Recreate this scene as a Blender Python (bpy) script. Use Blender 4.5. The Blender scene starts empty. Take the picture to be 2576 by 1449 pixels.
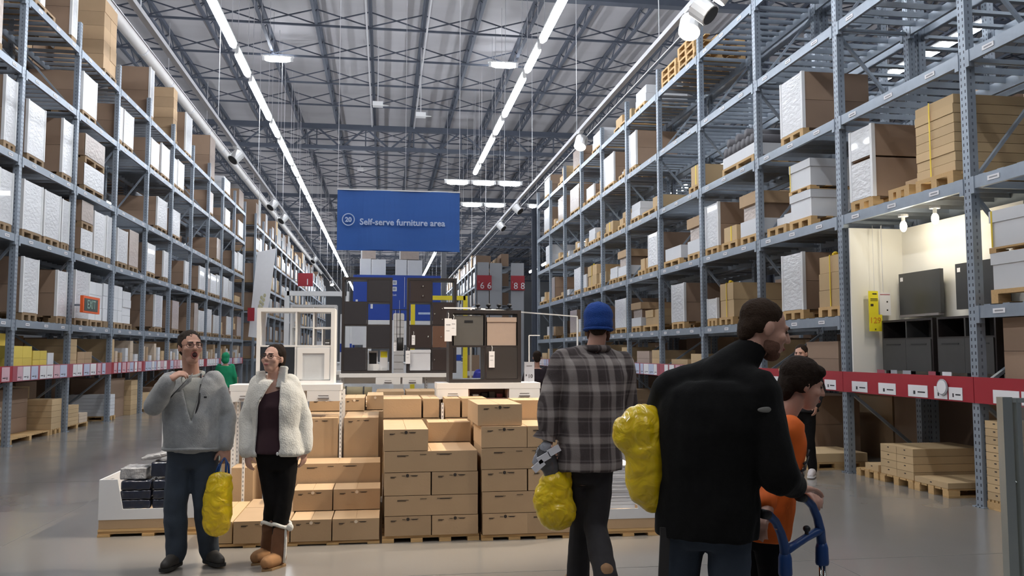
import bpy, bmesh, math, random
from mathutils import Vector, Matrix, noise
random.seed(7)
SC = bpy.context.scene
COL = SC.collection
PI = math.pi
# ---------------------------------------------------------------- camera, world, exposure
cam = bpy.data.cameras.new('camera'); cam_o = bpy.data.objects.new('camera', cam); COL.objects.link(cam_o)
cam.sensor_width = 36; cam.lens = 36 * 2150 / 2576; cam.clip_end = 400
cam_o.location = (0, 0, 1.6); cam_o.rotation_euler = (math.radians(94.28), 0, math.radians(-8.494))
SC.camera = cam_o
W = bpy.data.worlds.new('world'); SC.world = W; W.use_nodes = True
W.node_tree.nodes['Background'].inputs[0].default_value = (.75, .82, 1, 1)
W.node_tree.nodes['Background'].inputs[1].default_value = .10
vs = SC.view_settings; vs.view_transform = 'Standard'; vs.look = 'None'; vs.exposure = 0.0; vs.gamma = 1; vs.use_curve_mapping = False
TUBE = 44.0      # radiance of the fluorescent tubes
SPOT_W = 800.0   # watts of the halide track spots

# ---------------------------------------------------------------- materials
MATS = {}
def M(name, col, rough=.6, metal=0., amt=.12, scale=6., var=0., bump=0., bscale=40., spec=.5, stretch=None, emit=None, coat=0., alpha=1., sheen=0.):
    if name in MATS: return MATS[name]
    m = bpy.data.materials.new(name); m.use_nodes = True; MATS[name] = m
    nt = m.node_tree; N = nt.nodes; L = nt.links; p = N['Principled BSDF']
    tc = N.new('ShaderNodeTexCoord'); vec = tc.outputs['Object']
    if stretch:
        mp = N.new('ShaderNodeMapping'); mp.inputs['Scale'].default_value = stretch; L.new(vec, mp.inputs[0]); vec = mp.outputs[0]
    nz = N.new('ShaderNodeTexNoise'); nz.inputs['Scale'].default_value = scale; nz.inputs['Detail'].default_value = 4; L.new(vec, nz.inputs['Vector'])
    mx = N.new('ShaderNodeMix'); mx.data_type = 'RGBA'
    mx.inputs['A'].default_value = tuple(c * (1 - amt) for c in col) + (1,)
    mx.inputs['B'].default_value = tuple(min(1, c * (1 + amt)) for c in col) + (1,)
    L.new(nz.outputs['Fac'], mx.inputs['Factor'])
    out = mx.outputs['Result']
    if var:
        oi = N.new('ShaderNodeObjectInfo'); mr = N.new('ShaderNodeMapRange')
        mr.inputs['To Min'].default_value = 1 - var; mr.inputs['To Max'].default_value = 1 + var
        L.new(oi.outputs['Random'], mr.inputs['Value'])
        hs = N.new('ShaderNodeHueSaturation'); L.new(mr.outputs[0], hs.inputs['Value']); L.new(out, hs.inputs['Color']); out = hs.outputs[0]
    L.new(out, p.inputs['Base Color'])
    p.inputs['Roughness'].default_value = rough; p.inputs['Metallic'].default_value = metal
    p.inputs['Specular IOR Level'].default_value = spec; p.inputs['Coat Weight'].default_value = coat
    p.inputs['Alpha'].default_value = alpha; p.inputs['Sheen Weight'].default_value = sheen
    if bump:
        nb = N.new('ShaderNodeTexNoise'); nb.inputs['Scale'].default_value = bscale; nb.inputs['Detail'].default_value = 3; L.new(vec, nb.inputs['Vector'])
        b = N.new('ShaderNodeBump'); b.inputs['Strength'].default_value = bump; b.inputs['Distance'].default_value = .02
        L.new(nb.outputs['Fac'], b.inputs['Height']); L.new(b.outputs[0], p.inputs['Normal'])
    if emit:
        p.inputs['Emission Color'].default_value = tuple(emit[0]) + (1,); p.inputs['Emission Strength'].default_value = emit[1]
    return m
STEEL = M('galvanised_steel', (.30, .345, .40), .42, .35, .15, 8, var=.06)
DARKSTEEL = M('roof_steel', (.10, .115, .15), .6, .2, .15, 3)
PALESTEEL = M('pale_conduit', (.62, .62, .64), .45, .2, .08, 3)
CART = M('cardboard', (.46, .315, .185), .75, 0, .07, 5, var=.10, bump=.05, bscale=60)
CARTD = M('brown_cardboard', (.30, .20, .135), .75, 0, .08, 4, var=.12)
KRAFT = M('kraft_cardboard', (.56, .40, .22), .75, 0, .07, 5, var=.10)
YELC = M('yellow_cardboard', (.72, .55, .10), .7, 0, .07, 5, var=.08)
WHITEC = M('white_cardboard', (.72, .73, .75), .55, 0, .04, 4, var=.06)
GLAREWRAP = M('glare_white_wrapped_face', (.74, .745, .76), .25, 0, .13, 6, var=.14, bump=.6, bscale=9, stretch=(1, 1, 2.2), coat=.3)  # hazy film whitened to hold the glare on the aisle side
BWRAP = M('brown_wrapped_face', (.45, .37, .32), .28, 0, .18, 5, var=.12, bump=.5, bscale=9, stretch=(1, 1, 2.2), coat=.3)
CORNER = M('white_corner_board', (.8, .8, .8), .6, 0, .04, 5)
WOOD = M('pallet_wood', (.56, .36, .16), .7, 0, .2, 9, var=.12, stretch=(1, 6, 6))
SHADEWOOD = M('shaded_pallet_wood', (.30, .20, .11), .75, 0, .2, 9, var=.15, stretch=(1, 6, 6))  # pallet wood with the left rack's shade put into its colour
STRAP = M('yellow_strap', (.85, .62, .03), .45, 0, .05, 5)
BLUESTRAP = M('blue_strap', (.08, .25, .5), .5)
WLAM = M('white_laminate', (.80, .79, .78), .35, 0, .02, 3)
BLAM = M('black_brown_laminate', (.028, .022, .021), .45, 0, .2, 8, stretch=(8, 8, 1))
GREYBOX = M('grey_cardboard_box', (.10, .095, .088), .7, 0, .06, 20)
BEIGEBOX = M('beige_box', (.42, .32, .26), .7, 0, .05, 20)
BLACK = M('black_plastic', (.012, .012, .014), .5, 0, .1, 10)
WHITE = M('white_plastic', (.82, .82, .82), .4, 0, .02, 5)
REDP = M('red_sign', (.36, .018, .03), .5, 0, .06, 3)
PINKP = M('faded_red_sign', (.40, .09, .12), .5, 0, .2, 2)
YELS = M('yellow_paper', (.90, .78, .03), .6, 0, .03, 4)
PAPER = M('white_paper', (.84, .83, .84), .65, 0, .04, 6)
GREYP = M('grey_panel', (.40, .41, .43), .6, 0, .05, 2)
WALLP = M('white_wall_panel', (.84, .82, .76), .7, 0, .02, 2)
DUCT = M('pale_duct', (.66, .64, .62), .5, .1, .06, 3)
CHROME = M('chrome', (.75, .74, .68), .15, 1, .03, 5)
BLUEPL = M('blue_plastic', (.012, .055, .20), .38, 0, .08, 6)
SKIN = M('skin', (.57, .31, .22), .5, 0, .06, 18, sheen=.1)
SKIN2 = M('pale_skin', (.62, .36, .27), .5, 0, .05, 18)
LIP = M('lips', (.38, .12, .10), .5)
MOUTH = M('open_mouth', (.05, .012, .01), .6)
EYEW = M('eye', (.06, .04, .03), .2)
TUBEM = M('tube_light', (.9, .9, .9), .4, emit=((.90, .94, 1), TUBE))
LAMPM = M('spot_lens', (.9, .9, .9), .4, emit=((1, .93, .80), 26))
BULBM = M('bulb_glow', (.9, .9, .9), .4, emit=((1, .90, .66), 20))
# perforated upright: dark slots on the galvanised steel
def perforated(name, base, per=14., hw=.0085, sl=1.):
    m = base.copy(); m.name = name; nt = m.node_tree; N = nt.nodes; L = nt.links; p = N['Principled BSDF']
    src = p.inputs['Base Color'].links[0].from_socket
    tc = N.new('ShaderNodeTexCoord'); sp = N.new('ShaderNodeSeparateXYZ'); L.new(tc.outputs['Object'], sp.inputs[0])
    def mt(op, a, b):
        n = N.new('ShaderNodeMath'); n.operation = op
        for i, v in enumerate((a, b)):
            if v is None: continue
            if isinstance(v, (int, float)): n.inputs[i].default_value = v
            else: L.new(v, n.inputs[i])
        return n.outputs[0]
    fz = mt('FRACT', mt('MULTIPLY', sp.outputs['Z'], per), None); a = mt('LESS_THAN', fz, .45)
    ay = mt('ABSOLUTE', sp.outputs['Y'], None); b = mt('LESS_THAN', mt('ABSOLUTE', mt('SUBTRACT', ay, .028), None), .008)
    ax = mt('ABSOLUTE', sp.outputs['X'], None); c = mt('LESS_THAN', ax, hw)
    m1 = mt('MULTIPLY', a, mt('MAXIMUM', mt('MULTIPLY', b, sl), mt('MULTIPLY', c, .6)))
    mx = N.new('ShaderNodeMix'); mx.data_type = 'RGBA'; L.new(m1, mx.inputs['Factor']); L.new(src, mx.inputs['A']); mx.inputs['B'].default_value = (.03, .035, .045, 1)
    L.new(mx.outputs['Result'], p.inputs['Base Color']); return m
PERF = perforated('perforated_upright', STEEL)
WPERF = perforated('white_perforated_post', WLAM, 24., .0055, 0.)

# ---------------------------------------------------------------- mesh helpers
class B:
    def __init__(s): s.v = []; s.f = []; s.mi = []
    def add(s, vs_, fs, mi=0):
        o = len(s.v); s.v += [tuple(v) for v in vs_]; s.f += [tuple(i + o for i in f) for f in fs]; s.mi += [mi] * len(fs); return s
    def box(s, x0, x1, y0, y1, z0, z1, mi=0):
        return s.add([(x0,y0,z0),(x1,y0,z0),(x1,y1,z0),(x0,y1,z0),(x0,y0,z1),(x1,y0,z1),(x1,y1,z1),(x0,y1,z1)],
                     [(0,3,2,1),(4,5,6,7),(0,1,5,4),(1,2,6,5),(2,3,7,6),(3,0,4,7)], mi)
    def bar(s, p, q, w, h=None, mi=0):
        p = Vector(p); q = Vector(q); d = (q - p).normalized(); h = h or w
        u = d.cross(Vector((0, 0, 1)));
        if u.length < 1e-3: u = Vector((1, 0, 0))
        u.normalize(); t = u.cross(d); a = u * w / 2; b = t * h / 2
        return s.add([p-a-b, p+a-b, p+a+b, p-a+b, q-a-b, q+a-b, q+a+b, q-a+b],
                     [(0,3,2,1),(4,5,6,7),(0,1,5,4),(1,2,6,5),(2,3,7,6),(3,0,4,7)], mi)
    def rings(s, rs, mi=0, cap=True, closed=False):   # rs: list of lists of points
        n = len(rs[0]); o = [p for r in rs for p in r]; fs = []
        for i in range(len(rs) - (0 if closed else 1)):
            j = (i + 1) % len(rs)
            for k in range(n): fs.append((i*n+k, i*n+(k+1) % n, j*n+(k+1) % n, j*n+k))
        if cap and not closed: fs.append(tuple(range(n-1, -1, -1))); fs.append(tuple((len(rs)-1)*n+k for k in range(n)))
        return s.add(o, fs, mi)
    def tube(s, pts, r, n=8, mi=0, closed=False):
        pts = [Vector(p) for p in pts]; rs = []; u0 = None
        for i, p in enumerate(pts):
            if closed: d = pts[(i+1) % len(pts)] - pts[i-1]
            else: d = pts[min(i+1, len(pts)-1)] - pts[max(i-1, 0)]
            d.normalize()
            if u0 is None:
                u0 = d.cross(Vector((0, 0, 1)))
                if u0.length < 1e-3: u0 = Vector((1, 0, 0))
            u = u0 - d * u0.dot(d); u.normalize(); u0 = u; t = d.cross(u)
            rr = r[i] if isinstance(r, (list, tuple)) else r
            rs.append([p + u * math.cos(2*PI*k/n) * rr + t * math.sin(2*PI*k/n) * rr for k in range(n)])
        return s.rings(rs, mi, closed=closed)
    def ell(s, c, r, R=None, n=12, m=8, mi=0):
        c = Vector(c); rs = []
        for i in range(1, m):
            a = PI * i / m
            rs.append([Vector((r[0]*math.sin(a)*math.cos(2*PI*k/n), r[1]*math.sin(a)*math.sin(2*PI*k/n), -r[2]*math.cos(a))) for k in range(n)])
        f = (lambda v: c + R @ v) if R else (lambda v: c + v)
        o = [f(p) for r_ in rs for p in r_]; b = len(o); o += [f(Vector((0, 0, -r[2]))), f(Vector((0, 0, r[2])))]
        fs = []
        for i in range(m - 2):
            for k in range(n): fs.append((i*n+k, i*n+(k+1) % n, (i+1)*n+(k+1) % n, (i+1)*n+k))
        for k in range(n): fs.append((b, (k+1) % n, k)); fs.append((b+1, (m-2)*n+k, (m-2)*n+(k+1) % n))
        return s.add(o, fs, mi)
    def cap(s, p, q, r0, r1, n=10, mi=0):   # tapered capsule
        p = Vector(p); q = Vector(q); d = (q - p); L = d.length; d = d / max(L, 1e-6)
        u = d.cross(Vector((0, 0, 1)))
        if u.length < 1e-3: u = Vector((1, 0, 0))
        u.normalize(); t = d.cross(u); rs = []
        for a in (-80, -45, 0): rs.append((p + d * r0 * math.sin(math.radians(a)), r0 * math.cos(math.radians(a))))
        for a in (0, 45, 80): rs.append((q + d * r1 * math.sin(math.radians(a)), r1 * math.cos(math.radians(a))))
        return s.rings([[c + u*math.cos(2*PI*k/n)*r + t*math.sin(2*PI*k/n)*r for k in range(n)] for c, r in rs], mi)
    def mesh(s, name, mats, smooth=False):
        me = bpy.data.meshes.new(name); me.from_pydata([tuple(v) for v in s.v], [], s.f)
        for m in (mats if isinstance(mats, (list, tuple)) else [mats]): me.materials.append(m)
        if any(s.mi): me.polygons.foreach_set('material_index', s.mi)
        if smooth: me.polygons.foreach_set('use_smooth', [True] * len(me.polygons))
        me.update(); return me
def link(name, me, parent=None, loc=(0, 0, 0), rot=None, scale=None):
    o = bpy.data.objects.new(name, me); COL.objects.link(o)
    if parent: o.parent = parent
    o.location = loc
    if rot is not None: o.rotation_euler = rot if isinstance(rot, (tuple, list)) else (0, 0, rot)
    if scale: o.scale = scale
    return o
def part(name, b, mats, parent=None, smooth=False, label=None, **k):
    o = link(name, b.mesh(name, mats, smooth), parent, **k)
    if label: o['label'] = label
    return o
def tag(o, label, cat, group=None):
    o['label'] = label; o['category'] = cat
    if group: o['group'] = group
    return o
def empty(name, label, cat, loc=(0, 0, 0), rz=0, group=None):
    o = bpy.data.objects.new(name, None); COL.objects.link(o); o.location = loc; o.rotation_euler = (0, 0, rz)
    o.empty_display_size = .1
    return tag(o, label, cat, group)
def struct(name, b, mats, parent=None):
    o = part(name, b, mats, parent); o['kind'] = 'structure'; return o
_unit = {}
def ubox(name, mat, dims, c, parent=None, rot=None, bevel=0):   # shares one mesh per (material, size)
    key = (mat.name, tuple(round(d, 3) for d in dims))
    if key not in _unit:
        x, y, z = (d / 2 for d in dims); b = B().box(-x, x, -y, y, -z, z); _unit[key] = b.mesh(name, mat)
    return link(name, _unit[key], parent, c, rot)
def text(name, s, size, mat, parent, loc, rot, align='CENTER', ext=.002, offset=0.):
    cu = bpy.data.curves.new(name, 'FONT'); cu.body = s; cu.size = size; cu.extrude = ext; cu.align_x = align; cu.align_y = 'CENTER'
    cu.resolution_u = 3; cu.offset = offset; t = bpy.data.objects.new(name, cu); COL.objects.link(t)
    me = bpy.data.meshes.new_from_object(t.evaluated_get(bpy.context.evaluated_depsgraph_get())); bpy.data.objects.remove(t); bpy.data.curves.remove(cu)
    me.name = name; me.materials.clear(); me.materials.append(mat); return link(name, me, parent, loc, rot)
def fuse(b, voxel, smooth=2, amp=0., freq=6., seed=0., cut=None, thick=0., crease=0.):
    """one continuous surface out of overlapping closed volumes"""
    me = b.mesh('volume', []); o = bpy.data.objects.new('volume', me); COL.objects.link(o)
    md = o.modifiers.new('r', 'REMESH'); md.mode = 'VOXEL'; md.voxel_size = voxel
    if smooth: ms = o.modifiers.new('s', 'SMOOTH'); ms.factor = .5; ms.iterations = smooth
    dg = bpy.context.evaluated_depsgraph_get(); ev = o.evaluated_get(dg); out = bpy.data.meshes.new_from_object(ev)
    bpy.data.objects.remove(o); bpy.data.meshes.remove(me)
    if amp:
        off = Vector((seed, seed * 2, 0)); ns = [v.normal.copy() for v in out.vertices]
        for v, n in zip(out.vertices, ns):
            p = v.co
            q = Vector((p.x * freq, p.y * freq, p.z * freq * .8)) + off
            a = noise.noise(q) + .5 * noise.noise(q * 2.3)
            if crease: a = a * (1 - crease) + crease * (.5 - 2.2 * min(abs(noise.noise(q * 1.4)), abs(noise.noise(q * 1.1 + Vector((7, 3, 1))) * 1.3)) ** .7) * -1
            v.co = p + n * (amp * a)
    if cut:
        bm = bmesh.new(); bm.from_mesh(out)
        bmesh.ops.delete(bm, geom=[f for f in bm.faces if cut(f.calc_center_median())], context='FACES')
        for _ in range(14):   # draw the cut edge smooth
            bv = {}
            for e in bm.edges:
                if e.is_boundary:
                    a, c = e.verts; bv.setdefault(a, []).append(c); bv.setdefault(c, []).append(a)
            new = {v: v.co * .5 + sum((w.co for w in ws), Vector()) / len(ws) * .5 for v, ws in bv.items()}
            for v, c in new.items(): v.co = c
        if thick:
            bm.normal_update(); r = bmesh.ops.solidify(bm, geom=list(bm.faces), thickness=thick)
        bm.to_mesh(out); bm.free()
    out.materials.clear()
    out.polygons.foreach_set('use_smooth', [True] * len(out.polygons)); out.update()
    return out
def fused(name, b, mat, parent, voxel=.012, label=None, **k):
    me = fuse(b, voxel, **k); me.name = name; me.materials.append(mat); o = link(name, me, parent)
    if label: o['label'] = label
    return o
def surf_y(o, x, z):
    """y of the camera-side surface of a mesh near (x, z)"""
    best = [v.co.y for v in o.data.vertices if abs(v.co.x - x) < .012 and abs(v.co.z - z) < .012]
    return min(best) if best else 0.
ORD = ['first', 'second', 'third', 'fourth', 'fifth', 'sixth', 'seventh', 'eighth', 'ninth', 'tenth', 'eleventh', 'twelfth', 'thirteenth', 'fourteenth', 'fifteenth', 'sixteenth', 'seventeenth', 'eighteenth', 'nineteenth', 'twentieth'] + ['%d-th' % i for i in range(21, 80)]
# ---------------------------------------------------------------- the setting
def floor_mat():
    m = M('polished_concrete', (.245, .228, .206), .22, 0, .10, .35, spec=.6)
    nt = m.node_tree; N = nt.nodes; L = nt.links; p = N['Principled BSDF']
    tc = N.new('ShaderNodeTexCoord'); nz = N.new('ShaderNodeTexNoise'); nz.inputs['Scale'].default_value = 1.3; nz.inputs['Detail'].default_value = 6
    L.new(tc.outputs['Object'], nz.inputs['Vector']); mr = N.new('ShaderNodeMapRange'); mr.inputs['To Min'].default_value = .10; mr.inputs['To Max'].default_value = .26
    L.new(nz.outputs['Fac'], mr.inputs['Value']); L.new(mr.outputs[0], p.inputs['Roughness'])
    return m
FL = floor_mat()
fl = struct('floor', B().box(-24, 34, -8, 112, -.2, 0), FL)
DECK = M('roof_deck', (.49, .48, .50), .7, 0, .12, .8, stretch=(.3, 2, 1))
ceil = struct('ceiling', B().box(-24, 34, -8, 112, 12.12, 12.3), DECK)
WALLM = M('warehouse_wall', (.34, .35, .37), .8, 0, .08, .5)
struct('wall_far', B().box(-24, 34, 112, 112.3, 0, 12.2), WALLM)
struct('wall_left', B().box(-24.3, -24, -8, 112, 0, 12.2), WALLM)
struct('wall_right', B().box(34, 34.3, -8, 112, 0, 12.2), WALLM)
# saw-cut joints of the slab, thin dark filler strips
jt = M('joint_filler', (.16, .15, .14), .6)
for i, x in enumerate((-3.1, 3.4)):
    part('slab_joint', B().box(x-.004, x+.004, -6, 110, 0, .0012), jt, fl)
for y in (1.2, 6.3, 11.4, 16.5, 21.6, 26.7):
    part('slab_joint', B().box(-20, 30, y-.004, y+.004, 0, .0012), jt, fl)
# open web joists, bridging and girders
jb = B().box(-.05, .05, 0, 17, 11.98, 12.1).box(-.045, .045, 0, 17, 11.55, 11.63)
n = 25
for i in range(n):
    a = i * .68; jb.bar((0, a, 11.6 if i % 2 else 12.0), (0, a + .68, 12.0 if i % 2 else 11.6), .03)
jme = jb.mesh('joist', DARKSTEEL)
JX = [-.52 + 1.63 * k for k in range(-14, 21)]
for x in JX:
    for k in range(0, 7): link('joist', jme, ceil, (x, -13.5 + 17 * k + 0, 0)) if -13.5 + 17*k + 17 > 0 else None
bb = B().box(JX[0], JX[-1], -.03, .03, 11.50, 11.56)
for a, c in zip(JX, JX[1:]):
    bb.bar((a, 0, 11.58), (c, 0, 12.05), .035).bar((a, .03, 12.05), (c, .03, 11.58), .035)
bme = bb.mesh('bridging', DARKSTEEL)
for k in range(-7, 30):
    y = 26.0 + 2.85 * k
    if y > 5 and abs(((y - 3.5 + .4) % 17)) > .8: link('bridging', bme, ceil, (0, y, 0))
gb = B().box(-24, 34, -.12, .12, 11.3, 11.52).box(-24, 34, -.1, .1, 10.42, 10.58)
x = -24; i = 0
while x < 34:
    gb.bar((x, 0, 10.5 if i % 2 else 11.4), (x + 1.05, 0, 11.4 if i % 2 else 10.5), .07)
    if i % 2: gb.bar((x + 1.05, 0, 10.5), (x + 1.05, 0, 11.4), .05)
    x += 1.05; i += 1
gme = gb.mesh('girder', DARKSTEEL)
for k in range(0, 7): link('girder', gme, ceil, (0, 3.5 + 17 * k, 0))
for k, (x, y) in enumerate([(9.6, 20.5), (9.6, 37.5), (9.6, 54.5), (-9.9, 20.5), (-9.9, 37.5), (3.72, 54.5)]):
    b = B().box(x-.16, x+.16, y-.012, y+.012, 0, 11.3).box(x-.16, x-.135, y-.15, y+.15, 0, 11.3).box(x+.135, x+.16, y-.15, y+.15, 0, 11.3).box(x-.24, x+.24, y-.24, y+.24, 0, .03)
    struct('trim_%d' % (k + 1), b, DARKSTEEL if x != 3.72 else GREYP)

# ---------------------------------------------------------------- ceiling light lines
def tubefix(x, y, z, L, label, group, rz=0, wire=True):
    key = ('fix', round(L, 2))
    if key not in _unit:
        h = B().box(-.06, .06, -L/2 - .02, L/2 + .02, .08, .12).box(-.04, .04, -L/2, -L/2 + .09, -.05, .09).box(-.04, .04, L/2 - .09, L/2, -.05, .09)
        t = B().tube([(0, -L/2 + .1, -.01), (0, -L/2 + .25, -.01), (0, L/2 - .25, -.01), (0, L/2 - .1, -.01)], [.05, .085, .085, .05], 10)  # tube shaped wider and bulging to include the bloom around the light
        w = B().bar((0, -L*.4, .09), (0, -L*.4, 12.1 - 8.6), .012).bar((0, L*.4, .09), (0, L*.4, 12.1 - 8.6), .012)
        _unit[key] = (h.mesh('housing', WHITE), t.mesh('tube', TUBEM), w.mesh('hanging_wire', PALESTEEL))
    h, t, w = _unit[key]
    e = empty('tube_light', label, 'light', (x, y, z), rz, group)
    link('housing', h, e); link('tube', t, e)
    if wire: link('hanging_wire', w, e)
    return e
def line(x, y0, y1, side, z=8.6):
    y = y0; k = 0
    while y < y1:
        L = 3.85 if k % 2 == 0 else 1.85
        tubefix(x, y + L/2, z, L, '%s tube light in the %s ceiling line, %s of them from the front' % ('long' if L > 3 else 'short', side, ORD[k // 2]), '%s tubes of the %s ceiling light line' % ('long' if L > 3 else 'short', side))
        y += L + .25; k += 1
line(-3.48, -2.49, 100, 'left')  # left and right lines start behind the camera; unseen tubes added to brighten foreground
line(3.45, -3.85, 33.0, 'right')
line(3.5, 60, 98, 'far right')
for i, x in enumerate((2.92, 4.02, 5.12)):
    tubefix(x, 34.9, 8.6, 1.04, 'short tube, %s of three end to end in the nearer crosswise light row' % ('leftmost', 'middle one', 'rightmost')[i], None, PI/2)
for i, x in enumerate((4.07, 5.17)):
    tubefix(x, 40.2, 8.6, 1.04, 'short tube, %s of two in the farther crosswise light row' % ('left', 'right')[i], None, PI/2)
tubefix(7.0, 40.2, 8.6, .5, 'little tube light seen beside the right rack end', None, PI/2)
# right-hand row glints between the rack beams; left-hand row is added unseen for ambient
for y in range(6, 76, 6): tubefix(12.6, y, 8.6, 3.95, 'tube light over the next aisle on the right, glinting behind the rack', 'tube lights of the next aisle on the right')
for y in range(4, 70, 8): tubefix(-13.0, y, 8.6, 3.95, 'added unseen tube light over the next aisle on the left, for ambient light', 'added tube lights of the next aisle on the left')
for i, (x, y) in enumerate(((-3.6, 28.6), (3.9, 28.1))):
    tubefix(x, y, 11.3, 1.0, 'small cold tube lying crosswise near the roof, above the %s light line' % ('left', 'right')[i], None, PI/2, wire=False)

# ---------------------------------------------------------------- lamp tracks with spotlights
def spotlight(loc, aim, label, on, power=None, size=.11, rail=6.6, group=None):
    e = empty('track_spotlight', label, 'spotlight', loc, 0, group)
    d = (Vector(aim) - Vector(loc)).normalized(); q = d.to_track_quat('-Z', 'Y').to_matrix().to_4x4()
    can = B().tube([(0, 0, .16), (0, 0, -.1)], size, 14)
    o = part('lamp_can', can, WHITE, e); o.rotation_euler = q.to_euler()
    ln = part('lens', B().tube([(0, 0, -.101), (0, 0, -.112)], size * .86, 14), LAMPM if on else BLACK, e); ln.rotation_euler = q.to_euler()
    part('bracket', B().bar((0, 0, .02), (0, 0, rail - loc[2]), .03).box(-.05, .05, -.1, .1, rail - loc[2] - .06, rail - loc[2] - .03), WHITE, e)
    if power:
        l = bpy.data.lights.new('spot_beam', 'SPOT'); l.energy = power; l.color = (1, .87, .70); l.spot_size = math.radians(44); l.spot_blend = .5; l.shadow_soft_size = .09
        lo = bpy.data.objects.new('spot_beam', l); COL.objects.link(lo); lo.parent = e; lo.location = d * .14; lo.rotation_euler = q.to_euler()
    return e
def rail(name, x, label):
    e = empty(name, label, 'lamp track', (x, 0, 6.6))
    part('track', B().box(-.045, .045, -2, 95, -.03, .05), PALESTEEL, e)
    part('cable', B().bar((-.35 if x < 0 else .35, 0, .1), (-.35 if x < 0 else .35, 95, .1), .02), PALESTEEL, e)
    for y in range(1, 95, 6): part('hanging_wire', B().bar((0, y, .05), (0, y, 5.4), .012), PALESTEEL, e)
rail('lamp_track', -3.62, 'long pale lamp track along the left side, in front of the left rack')
rail('lamp_track', 4.35, 'long pale lamp track along the right side, in front of the right rack')
S = SPOT_W
DP = [((-3.62, 21.2), 'white lamp can on the left track, largest one, facing away', 0), ((-3.62, 28.1), 'white lamp can on the left track, second from the front', 0), ((-3.62, 31.0), 'white lamp can on the left track, third from the front', 0),
      ((-3.62, 44.8), 'white lamp can on the left track, fourth from the front', 0), ((-3.62, 60.0), 'glowing lamp can at the far end of the left track', 1),
      ((4.35, 11.6), 'bright white spotlight on the right track, nearest pair, left one', 1), ((4.35, 11.0), 'white spotlight at the top edge of the picture, nearest pair, right one', 0),
      ((4.35, 18.6), 'glowing white spotlight on the right track in front of the rack', 1), ((4.35, 27.7), 'white spotlight on the right track right of the blue banner', 0), ((4.35, 31.7), 'white spotlight on the right track, farthest one', 0)]
for (x, y), lab, on in DP:
    aim = (x * 1.45, y - 1.5, 4) if not on else (x * .6, y - 2.5, 1.5)
    spotlight((x, y, 6.3), aim, lab, on, size=.16 if y < 12 else .14)
# the spots over the display pallets (above the picture's top edge)
for (x, y, ax, ay, p) in ((4.35, 6.4, .9, 7.8, .8), (-3.62, 6.0, -.6, 8.2, .3), (4.35, 7.5, .5, 8.4, 1.7), (4.35, 10.4, .6, 13.0, 1.0), (-3.62, 9.6, -.6, 12.6, .8), (4.35, 8.7, 1.2, 8.8, 1.3), (-3.62, 7.8, -.8, 9.0, .9)):
    spotlight((x, y, 6.3), (ax, ay, 1.0), 'track spotlight above the picture, aimed at the carton display', 1, S * p, .12, group='display spotlights on the tracks')
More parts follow.
